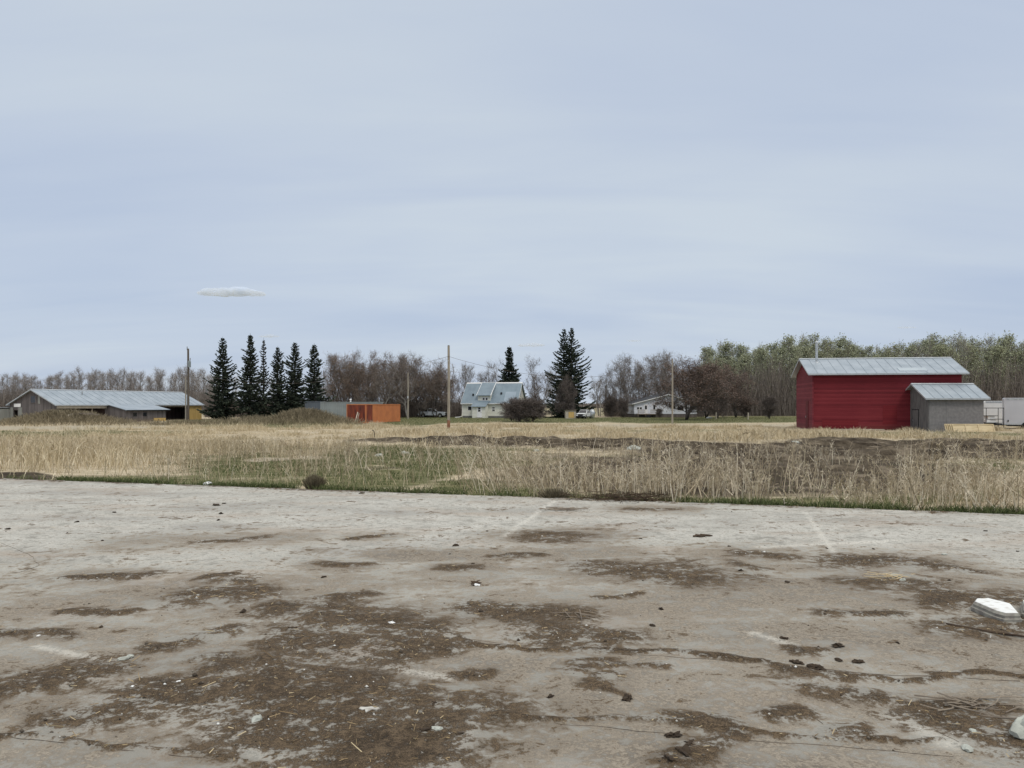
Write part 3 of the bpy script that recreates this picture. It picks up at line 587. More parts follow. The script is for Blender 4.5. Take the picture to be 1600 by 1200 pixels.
tag(link('straw_litter', fast_mesh('straw_litter', V, F, [M['litter']], tint=T)), 'bits of straw and twig scattered in the dirt on the concrete', 'straw litter', kind='stuff')
import bmesh
def lump(name, px, py, sx, sy, sz, mat, seed, label, cat, group=None, rough=.25, D=None, flat=.25, sub=2, rz=None):
    bm = bmesh.new(); bmesh.ops.create_icosphere(bm, subdivisions=sub, radius=1); r = random.Random(seed)
    ph = [r.uniform(0, 6) for _ in range(6)]
    for v in bm.verts:
        c = v.co; f = 1 + rough * (math.sin(3 * c.x + ph[0]) * math.cos(2.6 * c.y + ph[1]) + .6 * math.sin(6 * c.z + 5 * c.y + ph[2]) + .4 * math.sin(9 * c.x + ph[3] + 4 * c.z)) + r.uniform(-rough, rough) * .35
        v.co = Vector((c.x * f * sx, c.y * f * sy, max(c.z, -flat) * f * sz))
    zmin = min(v.co.z for v in bm.verts)
    for v in bm.verts: v.co.z -= zmin
    me = bpy.data.meshes.new(name); bm.to_mesh(me); bm.free(); me.materials.append(mat)
    if D is None:
        x, y = px2g(px, py); z = .001
    else: x, y = X(px, D), D; z = gz1(x, y) - .02
    o = link(name, me); o.location = (x, y, z); o.rotation_euler = (0, 0, r.uniform(0, 6) if rz is None else rz); return tag(o, label, cat, group)
clods = [(712, 853, .06), (703, 866, .025), (338, 790, .09), (350, 787, .05), (345, 803, .06), (341, 813, .05), (13, 827, .05), (105, 833, .025), (160, 845, .03), (179, 801, .05), (120, 816, .05), (506, 902, .045), (380, 956, .05), (457, 983, .05), (158, 980, .03),
         (739, 881, .03), (761, 830, .03), (1001, 842, .03), (1095, 839, .07), (1139, 854, .03), (1157, 892, .05), (1204, 869, .03), (1226, 998, .04), (1310, 1032, .04), (1289, 960, .025), (1403, 1005, .025), (641, 1030, .03), (1033, 952, .045), (913, 1016, .04), (1019, 978, .04), (860, 1089, .035),
         (980, 1092, .06), (678, 1102, .045), (716, 1150, .05), (660, 1145, .06), (1052, 1150, .06), (1069, 1180, .09), (1078, 1165, .06), (1045, 1188, .07), (1540, 830, .04), (1590, 862, .03), (1483, 907, .03), (1365, 858, .03), (1292, 857, .03), (590, 768, .05), (565, 771, .07), (810, 1001, .03), (1230, 910, .04), (1310, 1010, .07), (1340, 1035, .05), (1275, 1045, .08), (1245, 1036, .05)]
for i, (px, py, s) in enumerate(clods):
    lump('dirt_clod', px, py, s * .62, s * .42, s * .26, M['soil'], i, 'dark crumbly clod of dirt lying on the concrete', 'dirt clod', 'dirt clods on the concrete', .42, flat=.1, sub=3)
for px, py, s, lb, cat in [(193, 1031, .035, 'glassy greenish stone beside the long dirt streak at left', 'stone'), (204, 1027, .028, 'small pale chip just right of the glassy greenish stone', 'stone'), (207, 1074, .016, 'small round white pebble above the large dark dirt patch', 'pebble'),
        (279, 1066, .016, 'white pebble at the upper rim of the large dark dirt patch', 'pebble'), (400, 1127, .042, 'large pale rock chunk at the lower rim of the big dirt patch', 'rock'), (470, 1141, .016, 'white pebble in the dirt right of the large pale rock chunk', 'pebble'),
        (567, 1154, .022, 'white stone in the dirt below the flat white flake', 'stone'), (683, 1142, .034, 'knobbly pale rock at right end of the big dirt patch', 'rock'), (60, 994, .014, 'white pebble on the dirt streak at far left edge', 'pebble'), (1520, 1145, .028, 'pale stone on the dark soil at lower right', 'stone'),
        (1512, 1172, .035, 'grey rough stone near the lower right corner', 'stone'), (1398, 902, .05, 'pale broken chip among the dirt at upper right', 'stone'), (1410, 908, .04, 'flat pale chip right of the broken chip in the dirt', 'stone'), (1475, 867, .03, 'small grey stone on clean concrete at right', 'stone'), (612, 975, .03, 'small white chip on the brown dirt in the middle', 'stone'),
        (745, 915, .03, 'white chip beside a dark twig in mid pad', 'stone'), (325, 757, .09, 'flat white chip near the grassy edge at left', 'stone')]:
    lump('pale_stone' if cat != 'pebble' else 'white_pebble', px, py, s, s * .7, s * .5, M['rock'] if 'white' not in lb else M['stone_white'], int(px), lb, cat, None, .22)
lump('boulder', 1608, 1150, .12, .08, .075, M['rock'], 77, 'pale greenish boulder on dark soil at the lower right corner', 'boulder', None, .16, sub=3)
# flat white flake
mb = MB(); fx, fy = px2g(577, 1110)
mb.prism([(-.055, -.012), (-.035, -.03), (-.02, -.022), (-.008, -.062), (.008, -.04), (.02, -.022), (.045, -.03), (.062, -.012), (.05, .003), (.03, -.002), (.012, .014), (-.02, .006), (-.05, .012)], .0, .005, 'z')
o = mb.build('white_flake', M['flake']); o.location = (fx, fy, .012); tag(o, 'flat jagged white flake lying on the dark dirt patch', 'flake')
# the two chamfered white blocks
def block(x, y, sc, rz, label):
    top = [(-.10, .12), (-.035, .205), (.06, .215), (.125, .05), (.012, -.225), (-.075, -.225), (-.10, -.15)]
    bm = bmesh.new(); rings = []
    for k, z in ((1.16, 0), (1.17, .030), (1.09, .036), (1.11, .056), (1.035, .076), (1.0, .080)):
        rings.append([bm.verts.new((px * k + (k - 1) * .12 * (1 if px > 0 else -1), py * (1 + (k - 1) * .6), z)) for px, py in top])
    for q, (a, b) in enumerate(zip(rings[:-1], rings[1:])):
        for i in range(len(a)): f = bm.faces.new((a[i], a[(i + 1) % len(a)], b[(i + 1) % len(a)], b[i])); f.material_index = 0 if q == 4 else 1  # sides coloured darker than the white top, their shade put into the colour
    bm.faces.new(rings[0][::-1]).material_index = 1; bm.faces.new(rings[-1]).material_index = 0
    bmesh.ops.recalc_face_normals(bm, faces=bm.faces)
    me = bpy.data.meshes.new('concrete_block'); bm.to_mesh(me); bm.free(); me.materials.append(M['stone_white']); me.materials.append(M['stone_side'])
    o = link('concrete_block', me); o.location = (x, y, .003); o.rotation_euler = (0, 0, R(rz)); o.scale = (sc, sc, sc); tag(o, label, 'concrete block')
block(3.92, 6.20, 1.0, 0, 'chamfered white-topped concrete block lying flat in the dirt at right')
block(4.23, 6.16, .95, 172, 'second white-topped block cut off by the right frame edge')
def sticks(name, px, py, n, L, wd, mat, seed, label, cat, spread=.1, hgt=.04, D=None, az=0, azs=.5):
    r = np.random.default_rng(seed)
    if D is None: x, y = px2g(px, py); z = .005
    else: x, y = X(px, D), D; z = gz1(x, y)
    mb = MB()
    for i in range(n):
        a = R(az) + r.normal(0, azs); l = L * r.uniform(.4, 1); cx_, cy_ = r.normal(0, spread, 2) * (1, .5); z0 = r.uniform(0, hgt); dz = r.normal(0, hgt * .4)
        p = [(cx_ + math.cos(a) * l * t, cy_ + math.sin(a) * l * t + r.normal(0, l * .03), max(.002, z0 + dz * t)) for t in (-.5, -.17, .17, .5)]
        mb.tube(p, [wd * r.uniform(.7, 1.2)] * 3 + [wd * .5], 4)
    o = mb.build(name, mat); o.location = (x, y, z); return tag(o, label, cat)
sticks('stick_pile', 885, 797, 22, .42, .006, M['straw'] if 0 else M['lumber_old'], 3, 'flattened wisp of tan straw on the concrete near the weeds', 'straw wisp', .12, .03)
sticks('brush_pile', 975, 778, 170, .8, .0045, M['root'], 4, 'low heap of brown uprooted stems at the concrete edge', 'brush heap', .42, .16, D=13.75, azs=.9)
sticks('fallen_stem', 760, 766, 5, 1.6, .008, M['lumber_old'], 6, 'long thin dead stem lying along the pad edge', 'stem', .2, .04, D=14.35, az=-15, azs=.12)
sticks('twig_heap', 1530, 1105, 26, .32, .004, M['lumber_old'], 7, 'thin twigs heaped on the dark soil at lower right', 'twigs', .12, .035)
sticks('twig_cluster', 905, 965, 14, .3, .004, M['lumber_old'], 8, 'few dry twigs on the dirt streak in mid pad', 'twigs', .07, .03, az=-30)
sticks('straw_tuft', 1390, 903, 18, .22, .003, M['lumber'], 9, 'pale bits of stalk on the dirt at upper right', 'twigs', .10, .03)
sticks('strip_of_wood', 1565, 992, 3, .75, .007, M['root'], 12, 'long dark wooden strip lying before the white blocks', 'wood strip', .01, .015, az=-38, azs=.04)
sticks('black_twig', 742, 914, 4, .13, .008, M['root'], 13, 'short dark twig beside a white chip in mid pad', 'twig', .02, .02)
sticks('brown_twig', 1094, 838, 4, .20, .012, M['root'], 14, 'thick brown twig on the clean far part of the pad', 'twig', .03, .02)
# dead root clumps
def tuft(px, D, n, h, rad, mat, label, seed, name='dead_tuft', cat='dead tuft'):
    r = np.random.default_rng(seed); x, y = X(px, D), D
    a = r.uniform(0, 6.283, n); q = np.sqrt(r.random(n)) * rad; P0 = np.stack([np.cos(a) * q * .6, np.sin(a) * q * .6, np.zeros(n)], 1)
    P1 = np.stack([np.cos(a) * q * 1.2 + r.normal(0, rad * .1, n), np.sin(a) * q * 1.2, h * np.sqrt(np.clip(1 - (q / rad) ** 2 * .6, 0, 1)) * r.uniform(.5, 1.05, n)], 1)
    V, F, T = ribbons(P0, P1, .014, .008, r.uniform(0, .55, n), r); me = fast_mesh(name, V, F, [mat], tint=T); o = link(name, me); o.location = (x, y, gz1(x, y) - .02); tag(o, label, cat)
tuft(491, 15.9, 900, .34, .20, M['brush'], 'dark brown rounded dead tuft at the grassy edge of the pad', 1)
tuft(866, 14.15, 700, .24, .26, M['brush'], 'dark torn-out root clump under the pale weed stalks', 2, 'root_clump', 'root clump')

# ------------------------------------------------------------------ buildings
def window(root, side, f, u0, u1, z0, z1, mat_f, fw=.08, mull=0, name='window', back=False):
    """side 'x': on a wall facing -y at y=f, u is x.  side 'y': on a wall facing -x at x=f, u is y. side 'Y': facing +x"""
    mb = MB(); s = -1 if side in ('x', 'y') else 1
    def bx(m, a0, a1, c0, c1, d0, d1):
        lo, hi = sorted((f + s * d0, f + s * d1))
        if side == 'x': m.box(a0, a1, lo, hi, c0, c1)
        else: m.box(lo, hi, a0, a1, c0, c1)
    bx(mb, u0 - fw, u1 + fw, z1, z1 + fw, 0, .05); bx(mb, u0 - fw, u1 + fw, z0 - fw, z0, 0, .05); bx(mb, u0 - fw, u0, z0, z1, 0, .048); bx(mb, u1, u1 + fw, z0, z1, 0, .048)
    for i in range(mull):
        c = u0 + (u1 - u0) * (i + 1) / (mull + 1); bx(mb, c - fw * .4, c + fw * .4, z0, z1, 0, .045)
    w_ = mb.build(name, mat_f, root); p = MB(); bx(p, u0, u1, z0, z1, 0, .02); p.build('pane', M['glass'], w_); return w_
def gable_roof(root, L, W, ez, rz_, oe, og, mat, th=.07, seam=.9, edge=M['tin_edge'], x0=0, name='roof', back=True):
    h = W / 2; sl = (rz_ - ez) / h; mb = MB()
    def slope(sign):
        ye = -oe if sign > 0 else W + oe; zl = ez - sl * oe
        poly = [(ye, zl), (h, rz_), (h, rz_ + th), (ye, zl + th)]; mb.prism(poly, x0 - og, L + og)
        n = int((L + 2 * og - x0) / seam)
        for i in range(1, n):
            xx = x0 - og + (L + 2 * og - x0) * i / n
            mb.prism([(ye, zl + th), (h, rz_ + th), (h, rz_ + th + .035), (ye, zl + th + .035)], xx - .02, xx + .02)
    slope(1); slope(-1)
    r = mb.build(name, mat, root)
    mb = MB(); q = .03
    mb.prism([(h - .18, rz_ + th - .18 * sl + .04), (h, rz_ + th + .06), (h + .18, rz_ + th - .18 * sl + .04), (h, rz_ + th + .02)], x0 - og - .01, L + og + .01)
    mb.box(x0 - og - .01, L + og + .01, -oe - .03, -oe - .001, ez - sl * oe - .06, ez - sl * oe + th + .02)
    for xx in (x0 - og - .035, L + og + .005):
        for s in (1, -1):
            ye = -oe if s > 0 else W + oe; zl = ez - sl * oe
            mb.prism([(ye, zl - .06), (h, rz_ - .06), (h, rz_ + th + .02), (ye, zl + th + .02)], xx, xx + .03)
    mb.build('roof_edge', edge, r); return r
def gwalls(L, W, ez, rz_, t=.12, holes_front=(), holes_left=(), mb=None):
    mb = mb or MB()
    def cut(u0, u1, z1, holes, put):
        us = sorted({u0, u1} | {h[0] for h in holes} | {h[1] for h in holes}); zs = sorted({-.3, z1} | {h[2] for h in holes} | {h[3] for h in holes})
        for a, b in zip(us[:-1], us[1:]):
            for c, d in zip(zs[:-1], zs[1:]):
                if not any(h[0] <= (a + b) / 2 <= h[1] and h[2] <= (c + d) / 2 <= h[3] for h in holes): put(a, b, c, d)
    cut(0, L, ez, holes_front, lambda a, b, c, d: mb.box(a, b, 0, t, c, d))
    cut(t, W - t, ez, holes_left, lambda a, b, c, d: mb.box(0, t, a, b, c, d))
    mb.box(0, L, W - t, W, -.3, ez); mb.box(L - t, L, t, W - t, -.3, ez)
    tri = [(0.02, ez), (W - .02, ez), (W / 2, rz_ - .01)]; mb.prism(tri, 0, t); mb.prism(tri, L - t, L); return mb

# red barn
D0 = 77; bx_, by_ = X(1270, D0), D0; g0 = gz1(bx_, by_)
ez = Z(583, D0) - g0; rz_ = Z(562, 81) - g0
barn = empty('red_barn', (bx_, by_, g0), R(-9.3), 'tall dark red barn with tin gable roof and metal stovepipe', 'barn')
L_, W_ = 13.8, 8.0
mb = MB(); t = .12; mb.box(0, L_, 0, t, -.3, ez); mb.box(0, L_, W_ - t, W_, -.3, ez); mb.box(L_ - t, L_, t, W_ - t, -.3, ez); mb.build('wall', M['red_siding'], barn)
mb = MB(); mb.box(-.01, t, .01, W_, -.3, ez); tri = [(0.02, ez), (W_ - .02, ez), (W_ / 2, rz_)]; mb.prism(tri, -.01, t); mb.build('gable_wall', M['red_gable'], barn); mb = MB(); mb.prism(tri, L_ - t, L_); mb.build('gable_wall', M['red_gable'], barn)
for q in ((6.6, 7.9, .6, 2.45), (.9, 4.3, .15, 1.1)): mb = MB(); mb.box(q[0], q[1], -.02, -.002, q[2], q[3]); mb.build('siding_patch', M['red_patch'], barn)
mb = MB(); mb.box(-.05, -.012, 1.9, 3.1, 0, 2.9); o = mb.build('door', M['red_trim'], barn); mb = MB(); mb.box(-.09, -.05, 2.9, 3.0, 1.2, 1.35); mb.build('handle', M['galv'], o)
mb = MB(); mb.box(-.06, .08, -.06, .02, -.2, ez); mb.build('corner_board', M['red_gable'], barn)
mb = MB(); mb.box(-.02, L_, -.03, -.001, -.2, .12); mb.build('sill_board', M['red_trim'], barn)
rf = gable_roof(barn, L_, W_, ez + .02, rz_ + .02, .45, .5, M['tin'])
sl = (rz_ - ez) / 4
mb = MB()
for a, b in ((8.2, 10.8),):
    mb.prism([(.15, ez + .02 + sl * .15 + .075), (1.0, ez + .02 + sl * 1.0 + .075), (1.0, ez + .02 + sl * 1.0 + .115), (.15, ez + .02 + sl * .15 + .115)], a, b)
mb.build('roof_patch', M['tin_new'], rf)
mb = MB(); cz = ez + sl * 2.9; mb.tube([(1.0, 2.9, cz - .2), (1.0, 2.9, cz + 2.1)], .12, 10); mb.tube([(1.0, 2.9, cz + 2.1), (1.0, 2.9, cz + 2.16), (1.0, 2.9, cz + 2.3)], [.19, .19, .05], 10); ch = mb.build('stovepipe', M['galv'], barn)
mb = MB(); mb.tube([(1.0, 2.9, cz - .05), (1.0, 2.9, cz + .16)], [.26, .14], 10); mb.build('flashing', M['tin_edge'], ch)

# grey shed
D0 = 72; sx_, sy_ = X(1451, D0), D0; g0 = gz1(sx_, sy_)
ez = Z(621, D0) - g0; rz_ = Z(601, 74.5) - g0
shed = empty('grey_shed', (sx_, sy_, g0), R(-2), 'small grey shed with tin roof in front of the red barn', 'shed')
L_, W_ = 5.05, 5.0
mb = MB(); mb.box(0, L_, 0, .1, -.3, ez); mb.box(0, L_, W_ - .1, W_, -.3, ez); mb.box(L_ - .1, L_, .1, W_ - .1, -.3, ez); mb.build('wall', M['stucco'], shed)
mb = MB(); mb.box(-.01, .1, .012, W_ - .01, -.3, ez); tri = [(0.03, ez), (W_ - .03, ez), (W_ / 2, rz_)]; mb.prism(tri, -.01, .1); mb.build('gable_wall', M['stucco_dark'], shed); mb = MB(); mb.prism(tri, L_ - .1, L_); mb.build('gable_wall', M['stucco_dark'], shed)
mb = MB(); mb.box(-.035, -.012, 1.9, 3.1, 0.02, 2.05); o = mb.build('door', M['stucco_dark'], shed)
mb = MB(); mb.box(-.05, -.01, 1.84, 1.9, 0, 2.11); mb.box(-.05, -.01, 3.1, 3.16, 0, 2.11); mb.box(-.05, -.01, 1.9, 3.1, 2.05, 2.11); mb.build('frame', M['black'], o)
mb = MB(); mb.box(-.07, -.035, 2.95, 3.02, .95, 1.1); mb.build('handle', M['galv'], o)
mb = MB(); mb.box(1.6, 1.62, -.012, -.001, 0, ez); mb.box(-.03, .05, -.03, .03, -.2, ez); mb.build('panel_joint', M['stucco_dark'], shed)
gable_roof(shed, L_, W_, ez + .02, rz_ + .02, .35, .42, M['tin'], seam=.8)
mb = MB(); mb.box(0, L_, -.06, -.002, ez - .22, ez - .06); mb.build('eave_board', M['black'], shed)

# long grey barn at left
TH = 69; D0 = 105; lx, ly = X(88, D0), D0; g0 = gz1(lx, ly)
lb = empty('long_barn', (lx, ly, g0), R(TH), 'long weathered grey barn with low tin roof behind the brush mound', 'barn')
L_, W_ = 27.0, 9.1; ez = Z(632, 105) - g0; rz_ = Z(609, 106.6) - g0
mb = gwalls(L_, W_, ez, rz_, .15, holes_front=[(.4, 7.9, -.3, ez - .45), (18.5, 23.6, -.3, ez - .35)], holes_left=[(7.5, 8.35, -.3, 1.75)]); mb.build('wall', M['weathered'], lb)
mb = MB(); mb.box(.2, L_ - .2, 4.2, 4.3, -.2, ez); mb.box(8.2, 8.3, .15, 4.2, -.2, ez); mb.box(18.3, 18.4, .15, 4.2, -.2, ez); mb.build('inner_wall', M['weathered_red'], lb)
for q in ((.2, 8.1), (18.5, 23.6)): mb = MB(); mb.box(q[0], q[1], .3, 4.1, -.05, .02); mb.build('inner_floor', M['soil'], lb)
window(lb, 'y', 0, 4.0, 4.9, ez + .25, ez + 1.15, M['weathered'], .08)
mb = MB(); mb.box(-.06, -.002, 3.1, 3.45, ez + .1, ez + 1.2); mb.build('shutter', M['pale_boards'], lb)
mb = MB(); mb.box(.05, 8.0, -.12, -.002, ez - .55, ez - .12); mb.build('fascia', M['fascia'], lb)
for xx in (.3, 2.9, 5.6): mb = MB(); mb.box(xx, xx + .15, .0 if xx > 1 else .16, .16 if xx > 1 else .3, -.2, ez - .46); mb.build('post', M['lumber_old'], lb)
mb = MB(); mb.box(24.0, 26.95, -.05, -.002, .0, ez - .1); mb.build('plywood_panel', M['plywood'], lb)
mb = MB(); mb.box(18.5, 23.6, -.06, -.002, ez - .40, ez - .12); mb.build('bay_header', M['lumber_old'], lb)
mb = MB(); mb.box(-.06, -.002, 6.9, 8.2, ez - .35, ez + .12); mb.build('sign', M['sign'], lb)
mb = MB(); mb.box(-.08, -.002, 6.6, 7.3, -.1, ez - .4); mb.box(-.08, -.002, 8.4, 8.9, -.1, ez - .4); mb.build('light_board', M['pale_boards'], lb)
gable_roof(lb, L_, W_, ez, rz_, .3, .35, M['tin'], seam=1.2)
# low side extension
ext = MB(); ze = 1.75; y1 = -3.65
ext.box(8.2, 15.6, y1, y1 + .12, -.3, ze - .06); ext.prism([(y1 + .12, -.3), (0, -.3), (0, ez - .1), (y1 + .12, ze - .06)], 8.2, 8.35); ext.prism([(y1 + .12, -.3), (0, -.3), (0, ez - .1), (y1 + .12, ze - .06)], 15.45, 15.6)
ext.build('side_extension', M['weathered'], lb)
er = MB(); sl = (ez - ze) / 3.65; er.prism([(y1 - .3, ze - .08), (-.28, ez - .06), (-.28, ez + .0), (y1 - .3, ze)], 8.0, 16.3); er.build('extension_roof', M['tin'], lb)
er = MB(); er.box(8.0, 16.3, y1 - .34, y1 - .305, ze - .14, ze + .01); er.build('extension_eave', M['black'], lb)
window(lb, 'x', y1, 9.4, 10.1, .8, 1.35, M['weathered'], .05); window(lb, 'x', y1, 11.2, 11.9, .8, 1.35, M['weathered'], .05)
mb = MB(); mb.box(8.3, 13, y1 - .03, y1 - .002, 0, .25); mb.build('red_base_board', M['weathered_red'], lb)
mb = MB(); mb.box(13.2, 15.5, y1 - .09, y1 - .04, 0, .5); mb.build('skirt_board', M['plywood'], lb)
mb = MB(); mb.tube([(6.5, 3.0, ez + 1.2), (6.5, 3.0, ez + 1.9)], .09, 8); mb.build('vent_pipe', M['galv'], lb)
# low leaning annex, left end
mb = MB(); mb.box(-1.6, 4, W_ + .05, W_ + 6.5, -.3, 1.95); an = mb.build('annex', M['pale_boards'], lb)
mb = MB(); mb.prism([(W_ + .0, 2.1), (W_ + 6.8, 1.85), (W_ + 6.8, 1.95), (W_ + .0, 2.2)], -1.9, 4.2); mb.build('annex_roof', M['tin_edge'], an)

# cream house
D0 = 147; hx, hy = X(723, D0), D0; g0 = gz1(hx, hy)
L_, W_ = 10.6, 7.0; ez = Z(628, D0) - g0; rz_ = Z(598.5, 149) - g0
ho = empty('cream_house', (hx, hy, g0), R(-15), 'cream house with steep blue-grey metal roof, dormer and entry porch', 'house')
mb = gwalls(L_, W_, ez, rz_, .15); mb.build('wall', M['cream'], ho)
mb = MB(); mb.box(.05, L_ - .05, -.02, -.002, -.3, .35); mb.build('foundation', M['stucco_dark'], ho)
rf = gable_roof(ho, L_, W_, ez, rz_, .35, .3, M['tin_house'], seam=.9, edge=M['white'])
sl = (rz_ - ez) / 3.5
def on_roof(y0, y1, a, b, up=.08, th=.03): return [(y0, ez + sl * y0 + up), (y1, ez + sl * y1 + up), (y1, ez + sl * y1 + up + th), (y0, ez + sl * y0 + up + th)], a, b
p_, a_, b_ = on_roof(-.2, 1.75, 8.1, 10.2); mb = MB(); mb.prism(p_, a_, b_); mb.build('roof_patch', M['tin_house_new'], rf)
for (xx, yy) in ((1.75, 1.1), (7.3, 1.35)):
    mb = MB(); zc = ez + sl * yy; mb.box(xx - .14, xx + .14, yy - .15, yy + .15, zc, zc + .42); mb.build('roof_vent', M['black'], rf)
# dormer
dx0, dx1 = 3.0, 5.5; yf = .15; zt = Z(617.5, D0) - g0
mb = MB(); mb.prism([(yf, ez + .1), (3.4, rz_ - .15), (yf, zt)], dx0, dx1); dm_ = mb.build('dormer', M['cream'], ho)
mb = MB(); mb.prism([(yf - .35, zt - .12), (3.5, rz_ + .03), (3.5, rz_ + .11), (yf - .35, zt - .03)], dx0 - .15, dx1 + .1); mb.build('dormer_roof', M['tin_house'], dm_)
mb = MB()
for a in (dx0 - .22, dx1 + .105): mb.prism([(yf - .38, zt - .22), (3.5, rz_ - .02), (3.5, rz_ + .14), (yf - .38, zt)], a, a + .07 if a < dx1 else a + .09)
mb.build('barge_board', M['white'], dm_)
window(dm_, 'x', yf, 3.95, 4.35, zt - .95, zt - .5, M['white'], .06); window(dm_, 'x', yf, 4.55, 4.95, zt - .95, zt - .5, M['white'], .06)
# porch
pz = Z(635, 144) - g0
mb = MB(); mb.box(2.55, 5.1, -2.0, -.003, -.1, pz); mb.prism([(-2.0, pz), (0, pz), (0, ez + .05)], 2.56, 5.09); po = mb.build('porch', M['cream'], ho)
mb = MB(); mb.prism([(-2.3, pz - .1), (.2, ez + .22), (.2, ez + .30), (-2.3, pz - .02)], 2.35, 5.3); mb.build('porch_roof', M['tin_house'], po)
mb = MB(); mb.box(3.55, 4.45, -2.06, -2.002, .05, 2.05); dr = mb.build('door', M['white'], po)
mb = MB(); mb.box(3.75, 4.2, -2.08, -2.06, 1.2, 1.55); mb.box(3.75, 4.2, -2.08, -2.06, 1.62, 1.95); mb.build('pane', M['glass'], dr)
mb = MB(); mb.box(4.3, 4.36, -2.1, -2.06, .95, 1.05); mb.build('handle', M['black'], dr)
mb = MB(); mb.box(3.5, 4.5, -2.9, -2.02, -.1, .12); mb.build('step', M['stone_side'], po)
window(ho, 'x', 0, 1.1, 1.75, 1.45, 2.15, M['white'], .08); window(ho, 'x', 0, 1.95, 2.5, 1.45, 2.15, M['white'], .08)
window(ho, 'x', 0, 5.9, 6.4, 1.75, 2.0, M['white'], .07); window(ho, 'x', 0, 5.9, 6.4, 1.3, 1.6, M['white'], .07)
window(ho, 'Y', L_, 2.9, 3.7, ez + 1.2, ez + 2.3, M['white'], .1); window(ho, 'Y', L_, 1.4, 2.2, ez + .15, ez + .9, M['white'], .1)
window(ho, 'Y', L_, 4.6, 5.4, .9, 2.0, M['white'], .1)
mb = MB(); mb.tube([(-.06, -.1, ez - .1), (-.06, -.1, .3), (-.5, -.5, .12), (-1.2, -1.0, .05)], .07, 6); mb.build('downspout', M['white'], ho)
mb = MB(); mb.box(0, L_, -.45, -.39, ez - .42, ez - .28); mb.build('gutter', M['white'], ho)

# white bungalow behind the red-budded tree
D0 = 150; vx, vy = X(991, D0), D0; g0 = gz1(vx, vy)
bu = empty('white_bungalow', (vx, vy, g0), R(4), 'low white bungalow with raised entry deck behind the red-budded tree', 'house')
zl = Z(629.5, D0) - g0; zr = Z(617, D0) - g0
mb = MB(); mb.prism([(0, .7), (12.5, .7), (12.5, zl - .1), (6.7, zr - .1), (0, zl - .1)], 0, 9, 'y'); mb.build('wall', M['white_siding'], bu)
mb = MB(); mb.box(.1, 12.4, .05, 8.9, -.3, .7); mb.build('skirting', M['weathered'], bu)
mb = MB()
for s in ([(-.5, zl - .3), (6.7, zr), (6.7, zr + .15), (-.5, zl - .15)], [(13, zl - .3), (6.7, zr), (6.7, zr + .15), (13, zl - .15)]): mb.prism(s, -.5, 9.4, 'y')
o = mb.build('roof', M['white'], bu)
mb = MB()
for s in ([(-.5, zl - .15), (6.7, zr + .15), (6.7, zr + .2), (-.5, zl - .1)], [(13, zl - .15), (6.7, zr + .15), (6.7, zr + .2), (13, zl - .1)]): mb.prism(s, -.45, 9.3, 'y')
mb.build('shingles', M['black'], o)
window(bu, 'x', 0, .55, .95, 1.6, 2.0, M['white'], .08); window(bu, 'x', 0, 1.1, 1.5, 1.6, 2.0, M['white'], .08); window(bu, 'x', 0, 3.75, 4.2, 1.55, 2.45, M['white'], .12); window(bu, 'x', 0, 8.6, 9.8, 1.4, 2.2, M['white'], .12)
mb = MB(); mb.box(1.95, 2.65, -.06, -.002, .75, 2.6); dr = mb.build('door', M['white'], bu); mb = MB(); mb.box(2.1, 2.5, -.08, -.06, 1.6, 2.3); mb.build('pane', M['glass'], dr)
mb = MB(); mb.box(.3, 4.4, -1.6, -.07, .62, .74); dk = mb.build('deck', M['lumber_old'], bu)
for xx in (.4, 1.9, 2.7, 4.3): mb = MB(); mb.box(xx - .05, xx + .05, -1.6, -1.5, -.1, 1.5 if xx not in (1.9, 2.7) else .62); mb.build('post', M['lumber_old'], dk)
mb = MB()
for z_ in (.95, 1.2, 1.42): mb.box(.35, 1.8, -1.63, -1.6, z_, z_ + .09); mb.box(2.75, 4.35, -1.63, -1.6, z_, z_ + .09)
mb.build('railing', M['lumber_old'], dk)
mb = MB(); [mb.box(1.95, 2.65, -2.5 + .3 * i, -2.2 + .3 * i, .0, .2 * (i + 1)) for i in range(3)]; mb.build('steps', M['black'], dk)

